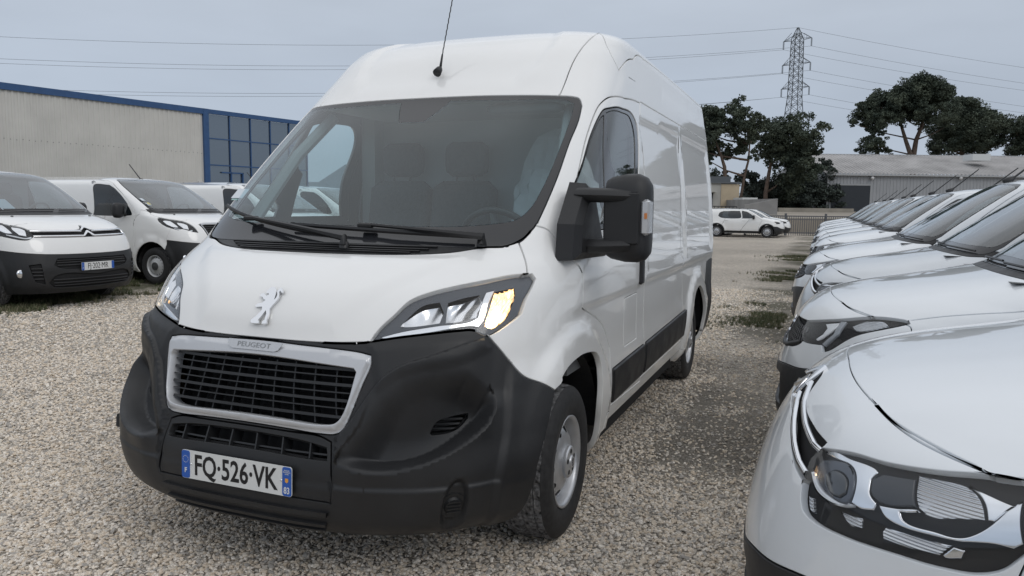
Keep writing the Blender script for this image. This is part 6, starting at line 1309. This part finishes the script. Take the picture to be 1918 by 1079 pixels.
tree('pine_tree', 131, Z4([(1200, 340, 55), (1240, 330, 50), (1120, 370, 70), (1120, 450, 90), (1250, 450, 110), (1360, 430, 60), (1440, 500, 60), (1530, 510, 50), (1120, 600, 130), (1300, 600, 150), (1450, 600, 120), (1570, 580, 60), (1610, 680, 50), (1200, 760, 150), (1420, 760, 150), (1560, 740, 90), (1060, 820, 110), (1300, 890, 110), (1500, 880, 90), (1630, 800, 45), (930, 870, 60), (1050, 700, 80), (1000, 890, 60)]), [[(1800, 400, 5), (1802, 291, 4), (1806, 250, 3), (1812, 215, 2)]], 'pine with a crown stepping down to the right, just right of the tallest pine', TG, 2)
tree('pine_tree', 128, Z4([(1900, 550, 80), (1820, 640, 90), (1730, 620, 40), (1720, 700, 55), (1850, 780, 110), (1960, 700, 120), (1760, 870, 90), (1920, 900, 100), (2050, 620, 130), (2060, 820, 130)]), [[(1925, 400, 5), (1925, 280, 4), (1920, 240, 2)]], 'pine cut off by the right edge of the picture', TG, 3)
tree('pine_tree', 90, Z6([(100, 415, 38), (60, 430, 38), (165, 405, 38), (215, 430, 34), (262, 470, 28), (30, 440, 40), (80, 490, 48), (150, 480, 50), (210, 505, 42), (280, 515, 22), (70, 560, 34), (120, 570, 30), (180, 590, 30), (225, 560, 28), (20, 540, 40), (60, 620, 20), (245, 605, 18), (-20, 480, 50), (-30, 560, 45)]), [[(1358, 400, 4), (1358, 345, 3.8), (1357, 313, 3.4), (1350, 290, 2.4), (1340, 265, 1.6)], [(1384, 392, 3), (1394, 330, 2.4), (1402, 300, 2), (1404, 270, 1.3)]], 'pine with an airy crown rising beside the back of the central van', TG, 4, zg=1.2)
tree('pine_tree', 94, Z6([(360, 465, 38), (420, 460, 42), (320, 500, 38), (380, 530, 50), (450, 520, 48), (480, 525, 26), (300, 570, 28), (345, 600, 38), (415, 600, 50), (475, 580, 35), (500, 610, 30), (450, 660, 48), (385, 690, 42), (500, 680, 28), (415, 740, 50), (350, 560, 40), (505, 590, 18)]), [[(1433, 392, 4), (1434, 361, 4), (1440, 325, 3.4), (1446, 295, 2.6), (1460, 260, 1.6)]], 'bushy pine under the pylon with a leaning trunk', TG, 5, zg=1.2)
EG = 'dark evergreens behind the far wall'
tree('evergreen_tree', 99, Z6([(560, 640, 26), (550, 690, 36), (562, 740, 36), (555, 790, 42), (520, 800, 40), (585, 800, 30)]), [[(1543, 394, 3), (1543, 330, 2)]], 'dark narrow evergreen touching the left end of the shed', EG, 6, lm=LEAFD, sq=1)
tree('evergreen_tree', 99, Z6([(230, 690, 36), (255, 735, 40), (300, 780, 45), (205, 770, 30), (350, 790, 45), (250, 800, 40), (190, 700, 20), (320, 720, 35)]), [[(1418, 394, 3), (1416, 335, 2)]], 'low dark evergreen above the white box truck', EG, 7, lm=LEAFD, sq=1)
tree('evergreen_tree', 99, Z6([(420, 790, 55), (480, 790, 50), (510, 740, 45), (380, 770, 45), (460, 740, 50), (350, 740, 40), (440, 820, 40)]), [[(1492, 394, 3), (1494, 345, 2)]], 'wide dark evergreen mass under the bushy pine', EG, 8, lm=LEAFD, sq=1)
tree('evergreen_tree', 104, Z6([(95, 685, 24), (60, 700, 30), (30, 690, 34), (0, 660, 30), (120, 700, 20)]), [[(1338, 394, 3), (1338, 330, 2)]], 'dark evergreen behind the small pale building', EG, 9, lm=LEAFD, sq=1)
for i, (a_, d_, h_) in enumerate(((-52, 95, 9), (-44, 100, 11), (-36, 97, 8), (-66, 105, 12), (-80, 110, 10))):
    x_ = 959+a_/d_*FPX; s_ = FPX/d_; y_ = 392-h_*s_*.62; tree('evergreen_tree', d_, [(x_+q*s_*1.9, y_+w_*s_*1.6, 2.4*s_) for q, w_ in ((0, -1.2), (-1, 0), (1, 0), (0, .3), (-.6, 1.2), (.7, 1.2), (0, 2))], [[(x_, 392, 3), (x_, y_, 2)]], ('second','fifth','third','fourth','last')[i]+' dark evergreen beyond the left row, seen through the central van windows', 'evergreens beyond the left row', 20+i, zg=0, lm=LEAFD, sq=1)
# ---------- pylon and its lines ----------
STEEL = mat('galvanised_steel', (.10, .115, .13), rough=.6, metal=.3)
PB_ = Vector((-194.1, -5.6, 0)); py = empty('lattice_pylon', tuple(PB_), label='tall lattice electricity pylon with three pairs of arms above the pines', cat='pylon')
ax_ = (rv*.72-fv*.69).normalized(); bx_ = Vector((-ax_.y, ax_.x, 0)); zs = [0, 7, 13, 19, 24, 28, 30.4, 33.2, 36, 38.8, 41.6, 43, 44.4]
def hw(z): return float(np.interp(z, [0, 28, 41.6, 43, 44.4], [3.6, 1.25, 1.05, .6, .12]))
def cn(z, i): s1, s2 = ((1, 1), (1, -1), (-1, -1), (-1, 1))[i]; return ax_*(s1*hw(z))+bx_*(s2*hw(z))+Vector((0, 0, z))
for i in range(4): mb = MB(); mb.tube([cn(z, i) for z in zs], .10, 5); mb.build('leg', STEEL, py)
mb = MB(); zz = [0]
while zz[-1] < 42.5: zz.append(min(43, zz[-1]+max(1.3, hw(zz[-1])*1.35)))
for a_, b_ in zip(zz, zz[1:]):
    for i in range(4): j = (i+1) % 4; mb.tube([cn(a_, i), cn(b_, j)], .05, 4, cap=False); mb.tube([cn(a_, j), cn(b_, i)], .05, 4, cap=False); mb.tube([cn(b_, i), cn(b_, j)], .045, 4, cap=False)
mb.build('bracing', STEEL, py)
tips = []
for z in (41.6, 36, 30.4):
    for sg in (1, -1):
        t = ax_*sg*3.4+Vector((0, 0, z)); am = MB()
        for s2 in (1, -1):
            am.tube([ax_*sg*hw(z)+bx_*s2*hw(z)+Vector((0, 0, z)), t], .06, 4); am.tube([ax_*sg*hw(z)+bx_*s2*hw(z)+Vector((0, 0, z+1.5)), t], .06, 4)
            for k in (.33, .66): p = (ax_*sg*hw(z)+bx_*s2*hw(z)+Vector((0, 0, z))).lerp(t, k); q = (ax_*sg*hw(z)+bx_*s2*hw(z)+Vector((0, 0, z+1.5))).lerp(t, k); am.tube([p, q], .04, 4)
        am.build('cross_arm', STEEL, py)
        for s2 in (.22, -.22): im = MB(); im.tube([t+bx_*s2, t+bx_*s2+Vector((0, 0, -1.9))], .07, 6); im.build('insulator', mat('insulator_grey', (.14, .16, .18), rough=.3), py)
        tips.append(PB_+t+Vector((0, 0, -1.9)))
tips.append(PB_+Vector((0, 0, 44.4)))
WM = mat('cable_grey', (.16, .18, .20), rough=.6)
names = ['upper', 'upper', 'middle', 'middle', 'lower', 'lower', 'top']
for T_, sag, side in ((Vector((-9.19, -293.87, 0)), 10.8, 'left'), (Vector((-368.5, 274.5, 0)), 11, 'right')):
    for k, p in enumerate(tips):
        q = Vector((T_.x+(p.x-PB_.x), T_.y+(p.y-PB_.y), p.z)); mb = MB(); n = 60
        mb.tube([p.lerp(q, t/n)+Vector((0, 0, -4*sag*(t/n)*(1-t/n))) for t in range(n+1)], .03, 4, cap=False); o = mb.build('power_line', WM)
        meta(o, ('single topmost cable' if k == 6 else names[k]+(' near' if k % 2 == 0 else ' far')+' cable')+' running '+side+' from the pylon', 'cable', 'cables strung from the pylon')
